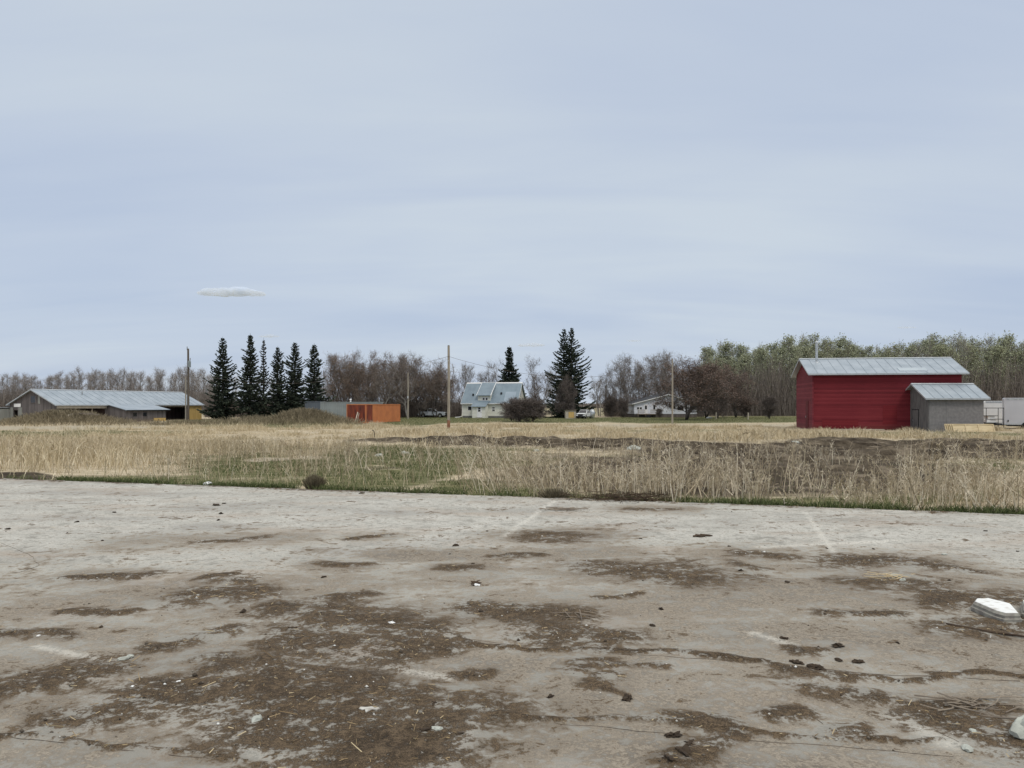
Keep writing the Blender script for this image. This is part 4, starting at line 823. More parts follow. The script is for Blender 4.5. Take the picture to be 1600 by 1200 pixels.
# containers
def container(x, y, rz, L, W, H, m_side, m_end, label, m_top=None, rusty=0):
    g0 = gz1(x, y); c = empty('shipping_container', (x, y, g0), R(rz), label, 'shipping container')
    def corr(mb, u0, u1, f, axis, sgn):
        n = int((u1 - u0) / .14); pts = []
        for i in range(n * 2 + 1):
            u = u0 + (u1 - u0) * i / (2 * n); d = .0 if (i // 1) % 4 < 2 else .035
            pts.append((u, f + sgn * d))
        V = []; F = []
        for i, (u, v) in enumerate(pts):
            for z_ in (.16, H - .12): V.append((u, v, z_) if axis == 'x' else (v, u, z_))
        F = [(2 * i, 2 * i + 2, 2 * i + 3, 2 * i + 1) for i in range(len(pts) - 1)]; mb.add(V, F)
    mb = MB(); corr(mb, .1, L - .1, .03, 'x', 1)
    if rusty:
        o = mb.build('side_panel', [m_side, M['rust']], c)
        for p in o.data.polygons:
            cx_ = p.center.x; p.material_index = 1 if cx_ < rusty + .35 * math.sin(cx_ * 7) else 0
    else: mb.build('side_panel', m_side, c)
    mb = MB(); corr(mb, .1, L - .1, W - .03, 'x', -1); mb.build('back_panel', m_side, c)
    mb = MB(); mb.box(L - .06, L - .02, .1, W - .1, .1, H - .1); mb.build('end_panel', m_side, c)
    for k in range(2):
        a = .1 + k * (W - .2) / 2; mb = MB(); mb.box(.02, .06, a + .01, a + (W - .2) / 2 - .01, .16, H - .12); d_ = mb.build('door', m_end, c)
        mb = MB()
        for q in (.3, .8): mb.tube([(-.01, a + q, .2), (-.01, a + q, H - .15)], .022, 6)
        mb.build('lock_bar', m_end, d_)
    mb = MB(); mb.box(.05, L - .05, .05, W - .05, H - .10, H - .05); mb.build('roof_panel', m_top or m_side, c)
    mb = MB()
    for (a, b) in ((0, 0), (L - .12, 0), (0, W - .12), (L - .12, W - .12)): mb.box(a, a + .12, b, b + .12, .0, H)
    for b in (0, W - .1): mb.box(.12, L - .12, b, b + .1, .02, .16); mb.box(.12, L - .12, b + .002, b + .098, H - .12, H - .002)
    for a in (0.003, L - .103): mb.box(a, a + .1, .12, W - .12, .021, .16); mb.box(a, a + .1, .12, W - .12, H - .12, H - .003)
    mb.build('frame', m_side if not rusty else m_top or m_side, c); return c
ocx, ocy = X(572, 103), 103
container(ocx, ocy, 76.4, 12.2, 2.85, 2.6, M['orange'], M['rust'], 'orange shipping container with rusty maroon doors at its near end', M['orange'], rusty=2.2)
gcx = container(X(503, 119), 118, 8, 9.4, 2.6, 2.95, M['grey_cont'], M['slate_cont'], 'long grey metal container behind the brush mound and orange container')
container(X(476, 124), 124, -2, 2.6, 2.6, 3.05, M['slate_cont'], M['slate_cont'], 'dark slate container left of the long grey one')
# pale-edged flat roof seen over the orange container
rx, ry = X(556, 122), 122
cv_ = empty('flat_shelter', (rx, ry, gz1(rx, ry)), R(3), 'low shelter whose pale flat roof shows above the orange container', 'shelter')
mb = MB(); mb.box(-1.8, 4.0, 0, 3, 2.72, 2.95); mb.build('roof', M['fascia'], cv_)
for a in (-1.6, 3.6):
    for b in (.1, 2.7): mb = MB(); mb.box(a, a + .15, b, b + .15, -.2, 2.72); mb.build('post', M['lumber_old'], cv_)
mb = MB(); mb.tube([(-.9, .5, 2.9), (-.9, .5, 3.3)], .12, 8); mb.tube([(-.9, .5, 3.3), (-.9, .5, 3.45)], [.22, .1], 8); mb.build('vent', M['white'], cv_)
# boards leaning on the orange container
for i, (px0, px1) in enumerate(((554, 558), (557, 560))):
    a = Vector((X(px0, 101.2), 101.2, gz1(X(px0, 101.2), 101.2) - .05)); b_ = Vector((X(px1, 102.2), 102.6, Z(644 + 2 * i, 102.6)))
    mb = MB(); mb.tube([a, b_], .075, 4); o = mb.build('plank', M['lumber_old'] if i else M['fascia']); tag(o, ['left grey plank leaning on the rusty container end', 'right grey plank leaning on the rusty container end'][i], 'plank', 'planks leaning on the container')
# hooked metal rod in the straw
mb = MB(); rx, ry = X(585, 59), 59; mb.tube([(0, 0, -.1), (.0, 0, .3), (-.02, 0, .48), (-.10, 0, .58), (-.20, 0, .60)], .03, 6); o = mb.build('hooked_rod', M['black']); o.location = (rx, ry, gz1(rx, ry)); tag(o, 'dark bent metal rod sticking out of the straw grass', 'rod')

# ------------------------------------------------------------------ vehicles
def wheel(root, x, y, r, wd, mat_rim=M['chrome']):
    mb = MB(); n = 18
    ring = [(math.cos(2 * math.pi * i / n) * r, math.sin(2 * math.pi * i / n) * r) for i in range(n)]
    mb.prism([(x + a, r + b) for a, b in ring], y - wd / 2, y + wd / 2, 'y'); w_ = mb.build('wheel', M['rubber'], root)
    mb = MB(); mb.prism([(x + a * .6, r + b * .6) for a, b in ring], y - wd / 2 - .012, y + wd / 2 + .012, 'y'); mb.build('rim', mat_rim, w_)
def pickup(x, y, rz, paint, label, cap, s=1.0, cat='pickup truck'):
    """front towards +x, local length 5.6"""
    g0 = gz1(x, y); t = empty('pickup_truck', (x, y, g0), R(rz), label, cat); t.scale = (s, s, s)
    def arch(cx, r, z0, n=7): return [(cx + r * math.cos(math.pi * k / n), z0 + r * math.sin(math.pi * k / n)) for k in range(n, -1, -1)]
    zb = .45
    prof = [(-2.8, .55), (-2.75, zb)] + arch(-1.75, .46, zb) + arch(1.75, .46, zb) + [(2.7, .42), (2.82, .60), (2.78, 1.0), (2.55, 1.12), (1.25, 1.20), (-.85, 1.20), (-2.8, 1.22)]
    mb = MB(); mb.prism(prof, -.95, .95, 'y'); b = mb.build('body', paint, t, bevel=.04)
    mb = MB(); roof = [(-.85, 1.20), (1.25, 1.20), (.62, 1.80), (.35, 1.87), (-.62, 1.87), (-.80, 1.80)]
    V = [(x_, (-.92 if z_ < 1.3 else -.76), z_) for x_, z_ in roof] + [(x_, (.92 if z_ < 1.3 else .76), z_) for x_, z_ in roof]; n = len(roof)
    mb.add(V, [tuple(range(n)), tuple(range(n, 2 * n))] + [(i, (i + 1) % n, n + (i + 1) % n, n + i) for i in range(n)]); mb.build('cab', paint, t, bevel=.03)
    for s_ in (-1, 1):
        mb = MB()
        def pt(x_, z_): return (x_, s_ * ((.92 + (.76 - .92) * (z_ - 1.2) / .6) + .012), z_)
        for q in ([(-.70, 1.25), (.02, 1.25), (.02, 1.76), (-.66, 1.76)], [(.10, 1.25), (.98, 1.25), (.52, 1.76), (.10, 1.76)]):
            A = [pt(*p) for p in q]; Bq = [(a[0], a[1] - s_ * .02, a[2]) for a in A]; mb.add(A + Bq, [(0, 1, 2, 3), (4, 5, 6, 7), (0, 1, 5, 4), (1, 2, 6, 5), (2, 3, 7, 6), (3, 0, 4, 7)])
        mb.build('side_window', M['glass'], t)
        mb = MB(); mb.box(-.83, -.81, s_ * .95 - .006, s_ * .95 + .006, .55, 1.18); mb.box(.03, .05, s_ * .95 - .006, s_ * .95 + .006, .55, 1.18); mb.box(.95, .97, s_ * .95 - .006, s_ * .95 + .006, .6, 1.18); mb.build('door_seam', M['black'], t)
        mb = MB(); mb.box(.85, 1.05, s_ * 1.10 - .09, s_ * 1.10 + .09, 1.2, 1.4); mb.build('mirror', M['black'], t)
        mb = MB(); mb.box(2.62, 2.83, s_ * .75 - .17, s_ * .75 + .17, .82, 1.02); mb.build('headlight', M['chrome'], t)
    mb = MB(); A = [(1.26, -.80, 1.24), (1.26, .80, 1.24), (.67, .70, 1.79), (.67, -.70, 1.79)]; Bq = [(a[0] - .03, a[1], a[2] - .03) for a in A]; A = [(a[0] + .02, a[1], a[2] + .02) for a in A]
    mb.add(A + Bq, [(0, 1, 2, 3), (4, 5, 6, 7), (0, 1, 5, 4), (1, 2, 6, 5), (2, 3, 7, 6), (3, 0, 4, 7)]); mb.build('windscreen', M['glass'], t)
    mb = MB(); mb.box(2.74, 2.84, -.52, .52, .62, 1.0); mb.build('grille', M['black'], t)
    mb = MB(); mb.box(2.70, 2.95, -.95, .95, .38, .58); mb.box(-2.98, -2.78, -.92, .92, .42, .60); mb.build('bumper', M['black'], t, bevel=.03)
    mb = MB(); mb.box(-2.2, 2.2, -.5, .5, .30, .46); mb.build('chassis', M['black'], t)
    if cap:
        mb = MB(); q = [(-2.78, 1.225), (-.90, 1.225), (-.92, 1.90), (-2.60, 1.92)]; mb.prism(q, -.88, .88, 'y'); mb.build('canopy', M['black'], t, bevel=.05)
    for cx_ in (-1.75, 1.75):
        for s_ in (-1, 1): wheel(t, cx_, s_ * .84, .39, .26)
    return t
pickup(X(675.5, 150), 150, -6, M['silver'], 'silver pickup truck with black bed canopy parked left of the house', True, .96)
pickup(X(913, 139), 139, -112, M['white_car'], 'white pickup truck parked facing the field under the spruces', False, .85)
# small open-fronted plywood shed
sx_, sy_ = X(884, 138), 138; pd = empty('small_plywood_shed', (sx_, sy_, gz1(sx_, sy_)), R(2), 'small tan plywood shed left of the white pickup truck', 'shed')
mb = MB(); mb.box(0, 1.85, 0, 1.6, 0, 1.45); mb.build('wall', M['fascia'], pd); mb = MB(); mb.box(.5, 1.5, -.03, -.002, .15, 1.2); mb.build('door', M['plywood'], pd); mb = MB(); mb.prism([(-.2, 1.5), (1.7, 1.42), (1.7, 1.47), (-.2, 1.56)], -.1, 1.95); mb.build('roof', M['lumber_old'], pd)
# tank right of the white truck
lump('metal_tank', 925, 0, .6, .5, .9, M['galv'], 9, 'dull round tank to the right of the white pickup truck', 'tank', None, .04, D=140, flat=.9, sub=3)
# enclosed trailer, right edge
def trailer(px, D, L, H, W, rz, mat, label, zb=.45, wheels=(2.6, 3.4)):
    x, y = X(px, D), D; g0 = gz1(x, y); t = empty('enclosed_trailer', (x, y, g0), R(rz), label, 'trailer')
    r = .16; q = [(0, zb), (L, zb), (L, H)] + [(r - r * math.sin(a), H - r + r * math.cos(a)) for a in [R(k * 15) for k in range(7)]]
    mb = MB(); mb.prism(q, 0, W, 'y'); mb.build('body', mat, t)
    mb = MB(); mb.box(.02, L, -.025, -.002, zb, zb + .12); mb.box(.16, L, -.02, -.002, H - .22, H - .05); mb.build('trim', M['galv'], t)
    mb = MB(); mb.box(.3, L, .1, W - .1, zb - .15, zb - .002); mb.build('chassis', M['black'], t)
    for wx in wheels:
        for yy in (.02, W - .02): wheel(t, wx, yy, .36, .22, M['white'])
    mb = MB()
    for wx in wheels[:1]:
        mb.prism([(wx - .55, zb - .02)] + [(wx + .4 * (len(wheels) - 1) + (.55 + .35 * (len(wheels) - 1)) * math.cos(R(a)) * 1.0, .38 + .48 * math.sin(R(a))) for a in range(170, 5, -20)] + [(wx + 1.3, zb - .02)], -.12, -.03, 'y')
    mb.build('fender', M['black'], t); return t
tr = trailer(1569, 80, 6.5, 3.25, 2.3, -28, M['trailer'], 'large pale grey enclosed trailer cut off by the right frame edge', wheels=(2.0, 2.85))
mb = MB(); mb.tube([(.35, -.05, .75), (.35, -.05, .95)], .05, 6); mb.build('hitch_light', M['black'], tr)
tr2 = trailer(1538, 86, 2.35, 2.95, 2.2, -28, M['white'], 'white box trailer seen end-on between grey shed and large trailer', zb=.4, wheels=(.5,))
# dark shelf rack
rx, ry = X(1541, 80), 80; rk = empty('metal_rack', (rx, ry, gz1(rx, ry)), R(1), 'dark metal rack with shelves before the white box trailer', 'rack')
mb = MB()
for (a, b) in ((0, 0), (1.85, 0), (0, .9), (1.85, .9)): mb.tube([(a, b, -.05), (a, b, 2.2)], .03, 6)
mb.build('frame', M['black'], rk)
for z_, a0, a1 in ((2.16, 0, 1.9), (1.35, .1, 1.25), (1.0, .5, 1.85), (.62, 0, 1.3), (.38, .5, 1.85)): mb = MB(); mb.box(a0, a1, -.02, .95, z_, z_ + .06); mb.build('shelf', M['black'], rk)
for k, (a, z_, w_, h_) in enumerate(((.25, 1.06, .7, .24), (.1, .68, 1.0, .26))):
    mb = MB(); mb.box(a, a + w_, .1, .8, 0, h_); mb.box(a - .02, a + w_ + .02, .08, .82, h_, h_ + .03); o = mb.build('white_crate', M['white']); o.location = (rx, ry, gz1(rx, ry) + z_ + .002); tag(o, ['white crate on a middle shelf of the dark rack', 'wider white crate on the lowest full shelf of the rack'][k], 'crate')
# stack of wall panels leaning against the grey shed
for k in range(5):
    x0, y0 = X(1478 + 3.0 * k, 70.9 - k * .13), 70.9 - k * .13; Lk_ = [3.9, 4.0, 3.8, 3.9, 3.75][k]
    mb = MB(); mt_ = Matrix.Rotation(R(-24), 4, 'X')
    mb.box(0, Lk_, 0, .03, 0, .78, mat=mt_)
    for q in ((.0, .09), (1.15, 1.25), (2.3, 2.4), (Lk_ - .09, Lk_)): mb.box(q[0], q[1], -.05, -.002, .07, .71, mat=mt_)
    mb.box(0, Lk_, -.052, -.002, 0, .068, mat=mt_); mb.box(0, Lk_, -.052, -.002, .712, .78, mat=mt_)
    o = mb.build('wall_panel', M['plywood_pale'] if k % 2 == 0 else M['lumber']); o.location = (x0, y0, gz1(x0, y0)); o.rotation_euler = (0, 0, R(-1.5))
    tag(o, ['rearmost pale framed plywood panel leaning at the grey shed', 'second plywood panel from the shed wall in the leaning stack', 'middle plywood panel of the leaning stack by the grey shed', 'next-to-front plywood panel of the leaning stack by the shed', 'front bright framed plywood panel of the leaning stack'][k], 'panel', 'plywood panels leaning by the grey shed')
mb = MB(); mb.box(0, 5.6, 0, .2, 0, .09); o = mb.build('plank', M['fascia']); o.location = (X(1288, 75.4), 75.4, gz1(X(1320, 75.4), 75.4) + .05); o.rotation_euler = (0, 0, R(-8)); tag(o, 'long pale plank on the ground along the red barn wall', 'plank')
# rubble and lumber on the left mound, white debris under spruces
for i, (px, D, s, m_, lb_) in enumerate([(140, 96, .65, 'fascia', 'pale block of scrap atop the left brush mound'), (112, 93.5, .55, 'fascia', 'low pale lump of scrap low on the left brush mound'), (372, 118, .5, 'stone_white', 'white debris lump left under the spruce row'), (393, 119, .6, 'stone_white', 'white debris lump under the second spruce from left'), (401, 116, .4, 'stone_white', 'small white debris lump under the sparse spruce'), (380, 110, .55, 'fascia', 'flat pale slab on the grass before the spruces'), (1108, 140, .5, 'stone_white', 'small white upright object on the lawn by dark tree trunks'), (838, 40, .22, 'rock', 'pale rock on the ploughed soil in the middle'), (990, 42, .4, 'rock', 'pale rock among dark soil clods right of middle'), (1243, 47, .3, 'rock', 'pale rock at the dark soil rim before the red barn'), (592, 30, .18, 'rock', 'pale rock on the green patch in the field'), (633, 34, .22, 'rock', 'light rock right of another in the green patch')]):
    lump('debris' if i < 7 else 'field_rock', px, 0, s, s * .7, s * .55, M[m_], 100 + i, lb_, 'debris' if i < 7 else 'rock', None, .2, D=D)
for k, (px, D) in enumerate([(118, 93.6), (128, 94), (136, 93.8)]):
    x, y = X(px, D), D; z0 = gz1(x, y) + .25; mb = MB(); mb.box(-1.2 + .2 * k, 1.3, -.06, .06, 0, .12); o = mb.build('scrap_board', M['lumber_old']); o.location = (x, y, z0 + .12 * k); o.rotation_euler = (R(4), R(-6 + 5 * k), R(20 * k - 15)); tag(o, ['lowest scrap board on the left brush mound', 'middle scrap board on the left brush mound', 'topmost scrap board on the left brush mound'][k], 'board')
for k, (px, D) in enumerate([(1119, 132), (1169, 128)]):
    x, y = X(px, D), D; mb = MB(); mb.box(-.07, .07, -.07, .07, -.1, 1.15); mb.box(-.08, .08, -.08, .08, 1.15, 1.2); o = mb.build('wooden_stake', M['fascia']); o.location = (x, y, gz1(x, y)); tag(o, ['pale wooden stake on the lawn near the dark trunks', 'pale wooden stake on the lawn nearer the red barn'][k], 'stake')

# ------------------------------------------------------------------ poles and wires
def pole(px, D, top, r, mat, label, foot=False):
    x, y = X(px, D), D; g0 = gz1(x, y); H = Z(top, D) - g0; p = empty('utility_pole', (x, y, g0), 0, label, 'utility pole')
    mb = MB(); mb.tube([(0, 0, -.4), (.02, 0, H * .5), (0.0, 0, H)], [r * 1.15, r, r * .85], 12); mb.build('shaft', mat, p, smooth=False)
    mb = MB(); mb.tube([(0, 0, H - .02), (0, 0, H + .03)], [r * .9, r * .7], 12); mb.build('cap', M['pole_dark'], p)
    if foot: mb = MB(); mb.tube([(0, 0, -.1), (0, 0, .75), (0, 0, .95)], [r * 1.22, r * 1.18, r * 1.13], 12); mb.build('stained_foot', M['pole_foot'], p)
    return p, x, y, g0, H
p1, x1, y1_, g1, H1 = pole(294, 120, 545, .17, M['pole_dark'], 'dark wooden utility pole with transformer before the long barn')
mb = MB(); mb.tube([(.28, -.2, H1 - 2.9), (.28, -.2, H1 - 2.0)], .22, 10); mb.tube([(.28, -.2, H1 - 2.0), (.28, -.2, H1 - 1.85)], [.22, .12], 10); tf = mb.build('transformer', M['grey_cont'], p1)
mb = MB(); mb.tube([(.38, -.2, H1 - 1.9), (.42, -.2, H1 - 1.45)], .05, 6); mb.tube([(.2, -.2, H1 - 1.9), (.18, -.2, H1 - 1.5)], .05, 6); mb.build('bushing', M['pole_dark'], tf)
mb = MB(); mb.tube([(-.14, -.05, H1 - .2), (-.14, -.05, H1 + .35)], .06, 6); mb.build('insulator', M['grey_cont'], p1)
mb = MB(); mb.box(-.8, .1, -.25, -.17, H1 - 3.7, H1 - 3.6); mb.build('cross_arm', M['pole_dark'], p1)
mb = MB(); mb.tube([(-.30, -.22, -.2), (-.28, -.22, H1 - 4.4)], .09, 8); mb.build('riser_pole', M['pole_wood'], p1)
p2 = pole(637.5, 136, 582, .13, M['pole_wood'], 'thin pale pole right of the orange container')
mb = MB(); mb.box(-.1, .12, -.35, -.14, 3.6, 4.0); mb.build('meter_box', M['galv'], p2[0])
p3 = pole(701, 79, 540, .135, M['pole_wood'], 'tall bare wooden pole with reddish foot left of the house', True)
mb = MB(); mb.tube([(-.02, -.16, 6.9), (-.02, -.28, 7.0), (-.02, -.16, 7.1)], .03, 6); mb.build('wire_hook', M['galv'], p3[0])
p4 = pole(1050.5, 100, 561, .11, M['pole_wood'], 'thin wooden pole before the red-budded tree')
def wire(a, b, sag, label, r=.014):
    a, b = Vector(a), Vector(b); mb = MB(); pts = []
    for i in range(29):
        t_ = i / 28; p = a.lerp(b, t_); p.z -= 4 * sag * t_ * (1 - t_); pts.append(p)
    mb.tube(pts, r, 4); tag(mb.build('power_line', M['pole_dark']), label, 'wire')
A3 = (p3[1], p3[2] - .2, Z(557, 79)); wire(A3, (p4[1], p4[2], p4[3] + p4[4] - .3), 2.1, 'sagging wire from the tall bare pole to the pole by the red tree')
wire(A3, (x1 - .1, y1_ - .2, g1 + H1 - 3.6), 2.3, 'sagging wire from the tall bare pole to the transformer pole')

# ------------------------------------------------------------------ trees
def grow(seed, H, r0, c0, spread, nl, up, nb, nt_, tw, stems=1, shape='oval', wob=.02, nsub=2, twid=.028, gnarl=.25):
    """bare tree: tapered trunk and limbs (tubes) and fine twigs (ribbons)"""
    r = np.random.default_rng(seed); mb = MB(); A = []; B = []; tips = []
    def prof(t):
        if shape == 'oval': return .35 + .65 * math.sin(math.pi * min(1, (t * .85 + .12)))
        if shape == 'round': return .55 + .45 * math.sin(math.pi * min(1, t * .8 + .15))
        return 1.0 - .55 * t
    for s in range(stems):
        az0 = r.uniform(0, 6.283); ln = 0 if stems == 1 else r.uniform(.10, .32); Hs = H * (1 if s == 0 else r.uniform(.7, .98)); rr = r0 * (1 if s == 0 else r.uniform(.55, .8))
        n = 7; P = []
        for i in range(n + 1):
            t = i / n; P.append(np.array([math.cos(az0) * ln * Hs * t * (1.2 - .4 * t) + r.normal(0, wob * H) * (t > 0), math.sin(az0) * ln * Hs * t * (1.2 - .4 * t) + r.normal(0, wob * H) * (t > 0), Hs * t]))
        P[0][2] = -.3; mb.tube(P, [rr * (1 - .88 * i / n) + .012 for i in range(n + 1)], 6)
        def tr(t): q = min(t * n, n - 1e-6); i = int(q); return P[i] * (1 - q + i) + P[i + 1] * (q - i)
        for k in range(nl // stems if stems > 1 else nl):
            m = max(1, (nl // stems if stems > 1 else nl)); t = c0 + (.97 - c0) * ((k + r.random()) / m); tt = (t - c0) / (1 - c0)
            a = k * 2.4 + r.normal(0, .5); L = spread * prof(tt) * r.uniform(.7, 1.15); e = R(up + r.normal(0, 8)) + .35 * tt
            d = np.array([math.cos(a) * math.cos(e), math.sin(a) * math.cos(e), math.sin(e)]); p = tr(t); Q = [p]; dd = d.copy()
            for j in range(4):
                dd = dd + r.normal(0, gnarl, 3) + np.array([0, 0, .10]); dd /= np.linalg.norm(dd); Q.append(Q[-1] + dd * L / 4)
            lr = max(.02, rr * (1 - t) * .5 + .015); mb.tube(Q, [lr * (1 - .8 * j / 4) for j in range(5)], 4, cap=False)
            def lt(u): q = min(u * 4, 3.9999); i = int(q); return Q[i] * (1 - q + i) + Q[i + 1] * (q - i)
            for b in range(nb):
                u = r.uniform(.2, 1.0); bd = dd + r.normal(0, .75, 3); bd[2] += .25; bd /= np.linalg.norm(bd); bl = L * .42 * (1.25 - u) * r.uniform(.6, 1.3) + tw * .4; p0 = lt(u); p1 = p0 + bd * bl * .55; p2 = p1 + (bd + r.normal(0, .3, 3)) * bl * .45
                A.append((p0, p1, .035, .026)); A.append((p1, p2, .026, .018))
                for q in range(nt_):
                    f = r.random(); s0 = p0 + (p1 - p0) * (f * 2) if f < .5 else p1 + (p2 - p1) * (f * 2 - 1)
                    td = bd + r.normal(0, .7, 3); td[2] += .3; td /= np.linalg.norm(td); s1 = s0 + td * tw * r.uniform(.4, 1.2); A.append((s0, s1, twid * .8, twid * .45)); tips.append(s1)
                    for z_ in range(nsub):
                        f = r.uniform(.2, 1); u0 = s0 + (s1 - s0) * f; d3 = td + r.normal(0, .8, 3); d3[2] += .2; u1 = u0 + d3 * tw * r.uniform(.2, .5); A.append((u0, u1, twid * .55, twid * .4)); tips.append(u1)
    return mb, A, np.array(tips), r
def tree_meshes(name, mb, A, tips, r, bark, twig, leaf=None, leaf_n=0, leaf_s=.1, leaf_lo=0.0, H=1):
    me_t = bpy.data.meshes.new(name + '_trunk'); me_t.from_pydata(mb.V, [], mb.F); me_t.materials.append(bark); me_t.polygons.foreach_set('use_smooth', [True] * len(mb.F))
    P0 = np.array([a[0] for a in A]); P1 = np.array([a[1] for a in A]); W0 = np.array([a[2] for a in A]); W1 = np.array([a[3] for a in A])
    V, F, T = ribbons(P0, P1, W0, W1, np.clip(r.normal(.5, .28, len(A)), 0, 1), r); mi = np.zeros(len(F), int); mats = [twig]
    if leaf is not None:
        tp = tips[tips[:, 2] > leaf_lo * H]; pk = tp[r.integers(0, len(tp), leaf_n)] + r.normal(0, leaf_s * 1.2, (leaf_n, 3)); d = r.normal(0, 1, (leaf_n, 3)); d /= np.linalg.norm(d, axis=1, keepdims=True); sz = leaf_s * r.uniform(.5, 1.4, leaf_n)
        V2, F2, T2 = ribbons(pk - d * sz[:, None] * .5, pk + d * sz[:, None] * .5, sz * .8, sz * .6, np.clip(r.normal(.5, .25, leaf_n) + .25 * (vn(pk[:, 0], pk[:, 2], 1.2, 3) - .5), 0, 1), r)
        F = np.vstack([F, F2 + len(V)]); V = np.vstack([V, V2]); T = np.concatenate([T, T2]); mi = np.concatenate([mi, np.ones(len(F2), int)]); mats.append(leaf)
    return me_t, fast_mesh(name + '_crown', V, F, mats, tint=T, midx=mi)
KIND = {}
def proto(kind, n, fn):
    KIND[kind] = [fn(i) for i in range(n)]
proto('bare_aspen', 5, lambda i: (10.0, tree_meshes('bare_aspen', *grow(200 + i, 10, .10, .22, 2.1, 24, 46, 6, 5, .75, twid=.030, wob=.014), M['bark_grey'], M['twig_grey'])))
proto('leafy_aspen', 5, lambda i: (10.0, tree_meshes('leafy_aspen', *grow(230 + i, 10, .09, .28, 1.9, 24, 42, 6, 5, .6, twid=.022, wob=.014), M['bark_pale'], M['twig_mid'], M['leaf'], [4200, 2400, 3600, 1800, 3000][i], .14, .30, 10)))
proto('young_aspen', 3, lambda i: (10.0, tree_meshes('young_aspen', *grow(260 + i, 10, .085, .2, 1.6, 22, 48, 6, 5, .6, twid=.024, wob=.012), M['bark_pale'], M['twig_grey'], M['leaf'], 900, .11, .5, 10)))
proto('broad_tree', 5, lambda i: (10.0, tree_meshes('broad_tree', *grow(300 + i, 10, .17, .12, 4.6, 33, 38, 9, 8, .8, stems=3, shape='round', twid=.032), M['bark_dark'], M['twig_mid'], M['bud_rust'], 3800, .085, .4, 10)))
proto('bare_maple', 4, lambda i: (10.0, tree_meshes('bare_maple', *grow(330 + i, 10, .16, .2, 4.0, 26, 42, 9, 8, .8, stems=2, shape='round', twid=.026), M['bark_grey'], M['twig_mid'])))
proto('red_budded_tree', 3, lambda i: (10.0, tree_meshes('red_budded_tree', *grow(360 + i, 10, .22, .14, 6.2, 42, 24, 11, 10, .9, stems=3, shape='round', twid=.032), M['bark_dark'], M['twig_dark'], M['bud_red'], 16000, .12, .2, 10)))
proto('dark_shrub', 3, lambda i: (4.0, tree_meshes('dark_shrub', *grow(390 + i, 4, .06, .04, 2.6, 60, 30, 12, 10, .55, stems=6, shape='round', twid=.030), M['bark_dark'], M['twig_dark'])))
proto('snag', 2, lambda i: (10.0, tree_meshes('snag', *grow(410 + i, 10, .10, .35, 1.1, 14, 40, 3, 3, .5, twid=.026, wob=.01), M['bark_grey'], M['twig_grey'])))
def spruce(seed, H, Rb, sparse=0, lo=.05, mat='needle'):
    r = np.random.default_rng(seed); mb = MB(); mb.tube([(0, 0, -.3), (.03, 0, H * .5), (0, 0, H)], [H * .017, H * .010, .015], 7); A = []
    z = lo * H; lop = [r.uniform(.8, 1.1) for _ in range(8)]
    while z < H * .985:
        f = z / H; Rr = Rb * (1 - f) ** .78 * (.88 + .12 * math.sin(9 * f + seed)); Rr = min(Rr, Rb * (.75 + 2.2 * f)); Rr *= r.uniform(.78, 1.14); nb = max(4, int((9 - 4 * f) * (1 - sparse * .4))); a0 = r.uniform(0, 6.28)
        for k in range(nb):
            a = a0 + 6.283 * k / nb + r.normal(0, .2); L = max(.12, Rr * r.uniform(.6, 1.0) * lop[int(a / 6.283 * 8) % 8] * (.86 + .28 * math.sin(a * 2 + z * 1.7))); L = min(L, .92 * Rb * max(.06, 1 - f) ** .7)
            dr = -.36 + .75 * f + r.normal(0, .14); P = []
            for j in range(6):
                u = j / 5; P.append(np.array([math.cos(a) * L * u, math.sin(a) * L * u, z + L * (dr * u + .30 * u * u * u)]))
            for j in range(5): A.append((P[j], P[j + 1], .07 * (1 - j / 6) + .03, .06 * (1 - j / 6) + .02, 0))
            ns = int(10 + L * 19 * (1 - sparse * .5)); side = np.array([-math.sin(a), math.cos(a), 0])
            for q in range(ns):
                u = r.uniform(.1, 1.0); qi = min(int(u * 5), 4); p = P[qi] + (P[qi + 1] - P[qi]) * (u * 5 - qi); bd = (P[qi + 1] - P[qi]); bd /= np.linalg.norm(bd)
                sg = 1 if r.random() < .5 else -1; d = bd * r.uniform(.5, 1.0) + side * sg * r.uniform(.1, .9) + np.array([0, 0, r.uniform(-.75, .12)]); l = (.16 + .42 * (1 - f) * (1.2 - .6 * u)) * r.uniform(.7, 1.25)
                w = .20 * r.uniform(.7, 1.3); A.append((p, p + d * l, w, w * .35, 1))
        z += (.25 + .13 * (1 - f)) * (1 + sparse * .35) * H / 13 * r.uniform(.8, 1.2)
    A.append((np.array([0, 0, H * .95]), np.array([0, 0, H * 1.01]), .12, .03, 1))
    me_t = bpy.data.meshes.new('spruce_trunk'); me_t.from_pydata(mb.V, [], mb.F); me_t.materials.append(M['bark_dark'])
    P0 = np.array([a[0] for a in A]); P1 = np.array([a[1] for a in A]); V, F, T = ribbons(P0, P1, np.array([a[2] for a in A]), np.array([a[3] for a in A]), np.clip(r.normal(.45, .25, len(A)), 0, 1), r)
    return H, (me_t, fast_mesh('spruce_crown', V, F, [M[mat]], tint=T))
KIND['spruce'] = [spruce(500, 14, 5.2), spruce(501, 14, 4.3), spruce(502, 14, 3.4, 1, mat='needle_sparse'), spruce(503, 14, 4.2), spruce(504, 14, 4.6), spruce(505, 17, 7.0, lo=.03), spruce(506, 17, 6.4, lo=.03), spruce(507, 12, 3.6)]
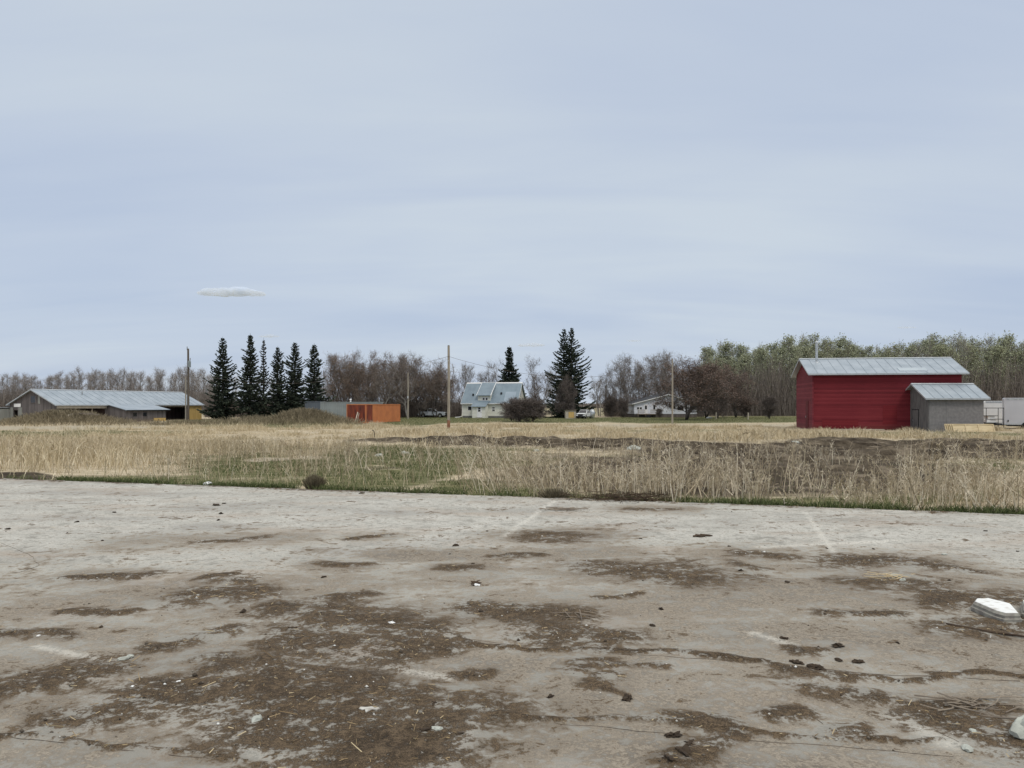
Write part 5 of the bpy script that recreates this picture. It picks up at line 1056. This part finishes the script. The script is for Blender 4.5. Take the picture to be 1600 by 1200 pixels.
def plant(kind, var, px, D, top, label, cat, group=None, wide=1.0, rz=None, name=None, H=None):
    h0, (mt_, mc) = KIND[kind][var % len(KIND[kind])]; x, y = X(px, D), D; g0 = gz1(x, y)
    H = H or (Z(top, D) - g0) * (1 if kind == 'spruce' else .93); s = H / h0; rz = px * 1.7 if rz is None else rz
    o = empty(name or kind, (x, y, g0), rz, label, cat, group); o.scale = (s * wide, s * wide, s)
    link('trunk', mt_, o); link('crown', mc, o); return o
prnd = random.Random(4)
# spruces
SP = [(348, 128, 527, 0, 1.1, 'leftmost tall spruce of the row of six'), (391, 126, 522, 1, 1.15, 'second spruce from left, tallest of the row of six'), (412, 129, 529, 2, .9, 'thin sparse greyish spruce, third in the row of six'),
      (434, 127, 541, 3, 1.2, 'fourth spruce from left, shortest of the row of six'), (461, 128, 535, 4, 1.15, 'fifth spruce from left with dense dark crown'), (491, 127, 537, 3, 1.3, 'rightmost spruce of the row of six')]
for px, D, top, v, wd, lb_ in SP: plant('spruce', v, px, D, top, lb_, 'spruce', None, wd)
plant('spruce', 7, 796, 166, 541, 'lone dark spruce rising behind the cream house', 'spruce', None, 1.4)
plant('spruce', 6, 881, 147, 512, 'left of the twin tall dark spruces right of the house', 'spruce', None, 1.08)
plant('spruce', 5, 893, 146, 512, 'right of the twin tall dark spruces right of the house', 'spruce', None, 1.1)
# bare dark tree and shrubs round the house
plant('dark_shrub', 1, 886, 143, 602, 'bare dark tree in front of the twin tall spruces', 'tree', None, .62, name='bare_tree')
plant('dark_shrub', 0, 812, 112, 628, 'broad dark leafless shrub in front of the house gable', 'shrub', None, 1.75)
plant('dark_shrub', 1, 832, 114, 626, 'taller right half of the dark shrub mass beside the house', 'shrub', None, 1.25)
plant('dark_shrub', 2, 799, 118, 636, 'small dark shrub at the left of the shrub mass', 'shrub', None, 1.2)
for i, (px, top, w_, lb_) in enumerate([(745, 580, .9, 'bare tree behind left end of the house roof'), (772, 572, 1.0, 'bare spreading tree behind the middle of the house roof'), (720, 578, .8, 'slim bare tree left behind the house'), (845, 570, 1.0, 'bare wide tree right behind the house gable'), (862, 580, .8, 'bare tree between the house and the twin spruces'), (833, 590, .7, 'low bare tree close behind the house gable')]):
    plant('bare_maple', i, px, 172 - i, top, lb_, 'tree', None, w_)
plant('snag', 0, 727, 168, 565, 'thin bare pole-like tree left behind the house', 'tree', None, .8); plant('snag', 1, 763, 170, 560, 'thin bare pole-like tree over the house ridge', 'tree', None, .8)
# thicket between spruces and house
g_ = 'bushy leafless trees behind the orange container'
for i in range(20):
    px = 516 + i * 9.9 + prnd.uniform(-3, 3); D = 150 + prnd.uniform(-6, 16); top = {0: 575, 1: 562}.get(i, 0) or (566 if px < 560 else (566 if px < 645 else 577)) + prnd.uniform(-5, 10)
    plant('broad_tree' if i % 4 else 'bare_maple', i, px, D, top, 'bushy rust-brown leafless tree in the thicket behind the orange container', 'tree', g_, prnd.uniform(.9, 1.2))
for i, (px, top) in enumerate([(545, 553), (555, 560), (632, 556), (640, 565), (707, 562), (612, 558)]): plant('snag', i, px, 168, top, 'thin bare tree top rising above the brown thicket', 'tree', 'thin tree tops above the thicket', 1.3)
# left far aspen row
g_ = 'bare grey aspens behind the long barn'
for row, (D, n) in enumerate([(215, 29), (232, 29), (250, 29)]):
    for i in range(n):
        px = -70 + i * 14.2 + prnd.uniform(-6, 6) + row * 5; top = 589 - 9 * sst(40, 130, px) + prnd.uniform(-6, 8) + row * 1 - 3 * math.sin(px * .05)
        plant('bare_aspen', i + row, px, D + prnd.uniform(-5, 5), float(top), 'bare grey aspen in the far row behind the long grey barn', 'tree', g_, prnd.uniform(.8, 1.15), name='aspen')
for i in range(7): plant('bare_aspen', i, 305 + i * 31 + prnd.uniform(-5, 5), 205, 588 + prnd.uniform(-6, 8), 'bare grey aspen glimpsed between the spruce trunks', 'tree', 'bare aspens behind the spruce row', .9, name='aspen')
# right of the twin spruces
g_ = 'bare grey-brown trees left of the bungalow'
for i in range(17):
    px = 938 + i * 8.2 + prnd.uniform(-3, 3); D = 168 + prnd.uniform(-6, 18); top = 590 - 22 * float(sst(935, 985, px)) + prnd.uniform(-8, 8)
    plant(['bare_maple', 'bare_aspen', 'bare_maple'][i % 3], i, px, D, top, 'bare grey-brown tree crowding behind the white bungalow', 'tree', g_, prnd.uniform(.8, 1.1))
plant('snag', 1, 1041, 178, 545, 'tallest bare tree above the bungalow roof', 'tree', None, 2.2, name='bare_tree'); plant('snag', 1, 1066, 180, 548, 'thin bare tree right of the tallest bare tree', 'tree', None, 1.2)
plant('snag', 0, 938, 160, 588, 'thin bare tree standing at the gap right of the spruces', 'tree', None, 1.2)
plant('red_budded_tree', 0, 1072, 126, 581, 'large round tree with red buds beside the thin pole', 'tree', None, 1.75)
plant('red_budded_tree', 1, 1103, 142, 588, 'smaller red-budded tree right of the large round one', 'tree', None, 1.2)
plant('red_budded_tree', 2, 1150, 150, 590, 'rusty budded tree at the foot of the green aspens', 'tree', None, 1.1)
plant('dark_shrub', 1, 1122, 138, 600, 'tall dark leafless bush beside the dark trunks', 'shrub', None, .6); plant('dark_shrub', 2, 1202, 138, 626, 'round dark leafless bush on the lawn before the aspens', 'shrub', None, .9)
plant('dark_shrub', 0, 1165, 152, 628, 'low dark bush left of the round one', 'shrub', None, .9); plant('dark_shrub', 0, 975, 150, 628, 'low dark bush left of the bungalow', 'shrub', None, .8); plant('dark_shrub', 1, 955, 152, 622, 'brownish bush near the gap right of the spruces', 'shrub', None, .8)
plant('dark_shrub', 2, 1030, 146, 641, 'small reddish shrub below the bungalow deck', 'shrub', None, .9)
# green wood, right
g_ = 'aspens in young leaf in the wood on the right'
def wtop(px):
    return np.interp(px, [1085, 1105, 1130, 1170, 1200, 1300, 1390, 1420, 1470, 1600, 1700], [560, 545, 538, 543, 530, 527, 535, 538, 524, 527, 528])
for row, (D, n, kk) in enumerate([(176, 30, 'leafy_aspen'), (190, 32, 'leafy_aspen'), (206, 32, 'leafy_aspen'), (224, 30, 'young_aspen')]):
    for i in range(n):
        px = 1096 + i * (560 / n) + prnd.uniform(-7, 7) + row * 4; k2 = kk
        if px > 1395 and prnd.random() < .25: k2 = 'young_aspen'
        top = float(wtop(px)) + prnd.uniform(-4, 22) + (6 if row == 0 else 0) - (2 if row == 3 else 0)
        plant(k2, i * 3 + row, px, D + prnd.uniform(-5, 5), top, 'slender aspen in pale young leaf in the wood behind the barn', 'tree', g_, prnd.uniform(.75, 1.05), name='aspen')
# understory (uncountable)
def under(name, px0, px1, D0, D1, h0, h1, n, mat, label, w=.05):
    pl = Pile(); r = np.random.default_rng(int(px0 + n)); px = r.uniform(px0, px1, n); D = r.uniform(D0, D1, n); x = X(px, D); z = gz(x, D); h = r.uniform(h0, h1, n) * (.6 + .7 * fbm(x, D, 6, 5))
    for a, b in ((0, .5), (.5, 1.0)):
        d = r.normal(0, .18, (n, 3)); d[:, 2] = 1; 
        P0 = np.stack([x, D, z - .1 + h * a], 1); P1 = P0 + d * (h * (b - a))[:, None]; pl.add(*ribbons(P0, P1, w, w * .6, np.clip(r.normal(.45, .25, n), 0, 1), r))
    m = n * 2; k = r.integers(0, n, m); P0 = np.stack([x[k], D[k], z[k] + h[k] * r.uniform(.1, .9, m)], 1); d = r.normal(0, .8, (m, 3)); d[:, 2] += .6; pl.add(*ribbons(P0, P0 + d * r.uniform(.4, 1.1, m)[:, None], w * .7, w * .4, np.clip(r.normal(.45, .25, m), 0, 1), r))
    pl.build(name, mat, label, 'undergrowth')
under('undergrowth', -60, 335, 208, 262, 2.5, 8, 16000, M['twig_mid'], 'grey-brown undergrowth below the far aspens behind the long barn', .07)
under('undergrowth', 320, 720, 150, 185, 1, 4.5, 11000, M['twig_dark'], 'dark tangled undergrowth behind the spruce row and orange container')
under('undergrowth', 945, 1100, 156, 190, 1, 4.5, 6000, M['twig_dark'], 'dark undergrowth behind the white bungalow')
under('undergrowth', 1090, 1660, 166, 235, 3, 13, 34000, M['twig_mid'], 'grey-brown understory of the wood behind the red barn', .06)
# distant woods closing the horizon
r = np.random.default_rng(8); pl = Pile(); n = 60000; a = r.uniform(-.9, .9, n); D = r.uniform(700, 900, n); x = a * D; z = -4.0 + 0 * x; h = r.uniform(1, 1, n) * (4 + 5 * fbm(x, D * 0, 60, 3))
P0 = np.stack([x, D, z + h * r.uniform(0, .75, n)], 1); d = r.normal(0, .3, (n, 3)); d[:, 2] = 1; pl.add(*ribbons(P0, P0 + d * 2.2, .9, .5, r.uniform(0, 1, n), r))
pl.build('distant_woods', M['twig_mid'], 'distant brown woods along the horizon seen through gaps', 'woods')

# ------------------------------------------------------------------ small low clouds
def cloud(px, py, wpx, hpx, seed, label, dens=.40):
    D = 2400.0; sx, sz_ = wpx / 1200 * D / 2, hpx / 1200 * D / 2; bm = bmesh.new(); r = random.Random(seed); k = max(4, int(wpx / 12))
    for i in range(k):
        u = -1 + 2 * (i + .5) / k; rr = sz_ * (.55 + .6 * (1 - u * u)) * r.uniform(.75, 1.15)
        mt_ = Matrix.Translation((u * sx * .86, r.uniform(-.4, .4) * sx * .3, rr * .1)) @ Matrix.Diagonal((max(rr * 1.5, sx / k * 1.9), sx * .35, rr * .8, 1))
        bmesh.ops.create_icosphere(bm, subdivisions=3, radius=1, matrix=mt_)
    for v in bm.verts: v.co.z = v.co.z * (.5 if v.co.z < 0 else 1)
    me = bpy.data.meshes.new('cloud'); bm.to_mesh(me); bm.free()
    m = bpy.data.materials.get('cloud_vapour')
    if m is None:
        m = bpy.data.materials.new('cloud_vapour'); m.use_nodes = True; nt = m.node_tree; nt.nodes.clear(); o_ = nt.nodes.new("ShaderNodeOutputMaterial"); v = nt.nodes.new("ShaderNodeVolumePrincipled"); nt.links.new(v.outputs[0], o_.inputs['Volume'])
        v.inputs['Color'].default_value = (.885, .935, 1, 1); v.inputs['Anisotropy'].default_value = .1
        nz = tex(nt, "ShaderNodeTexNoise", scale=(1, 1, 2.2), Scale=.03, Detail=4); nt.links.new(mt(nt, 'MULTIPLY', mt(nt, 'SUBTRACT', nz.outputs['Fac'], .33, True), dens), v.inputs['Density'])
    me.materials.append(m); o = link('cloud', me); o.location = (X(px, D), D, Z(py, D)); tag(o, label, 'cloud')
for a in [(360, 459, 108, 20, 1, 'long flat white cloud low in the sky above the spruce row'), (830, 540, 38, 9, 2, 'small white cloud above the lone spruce by the house'), (420, 526, 30, 8, 3, 'faint small cloud just right of the tallest spruce'), (991, 533, 22, 5, 4, 'tiny thin cloud right of the twin spruces'), (1417, 512, 26, 4, 5, 'tiny thin cloud above the red barn roof')]: cloud(*a)
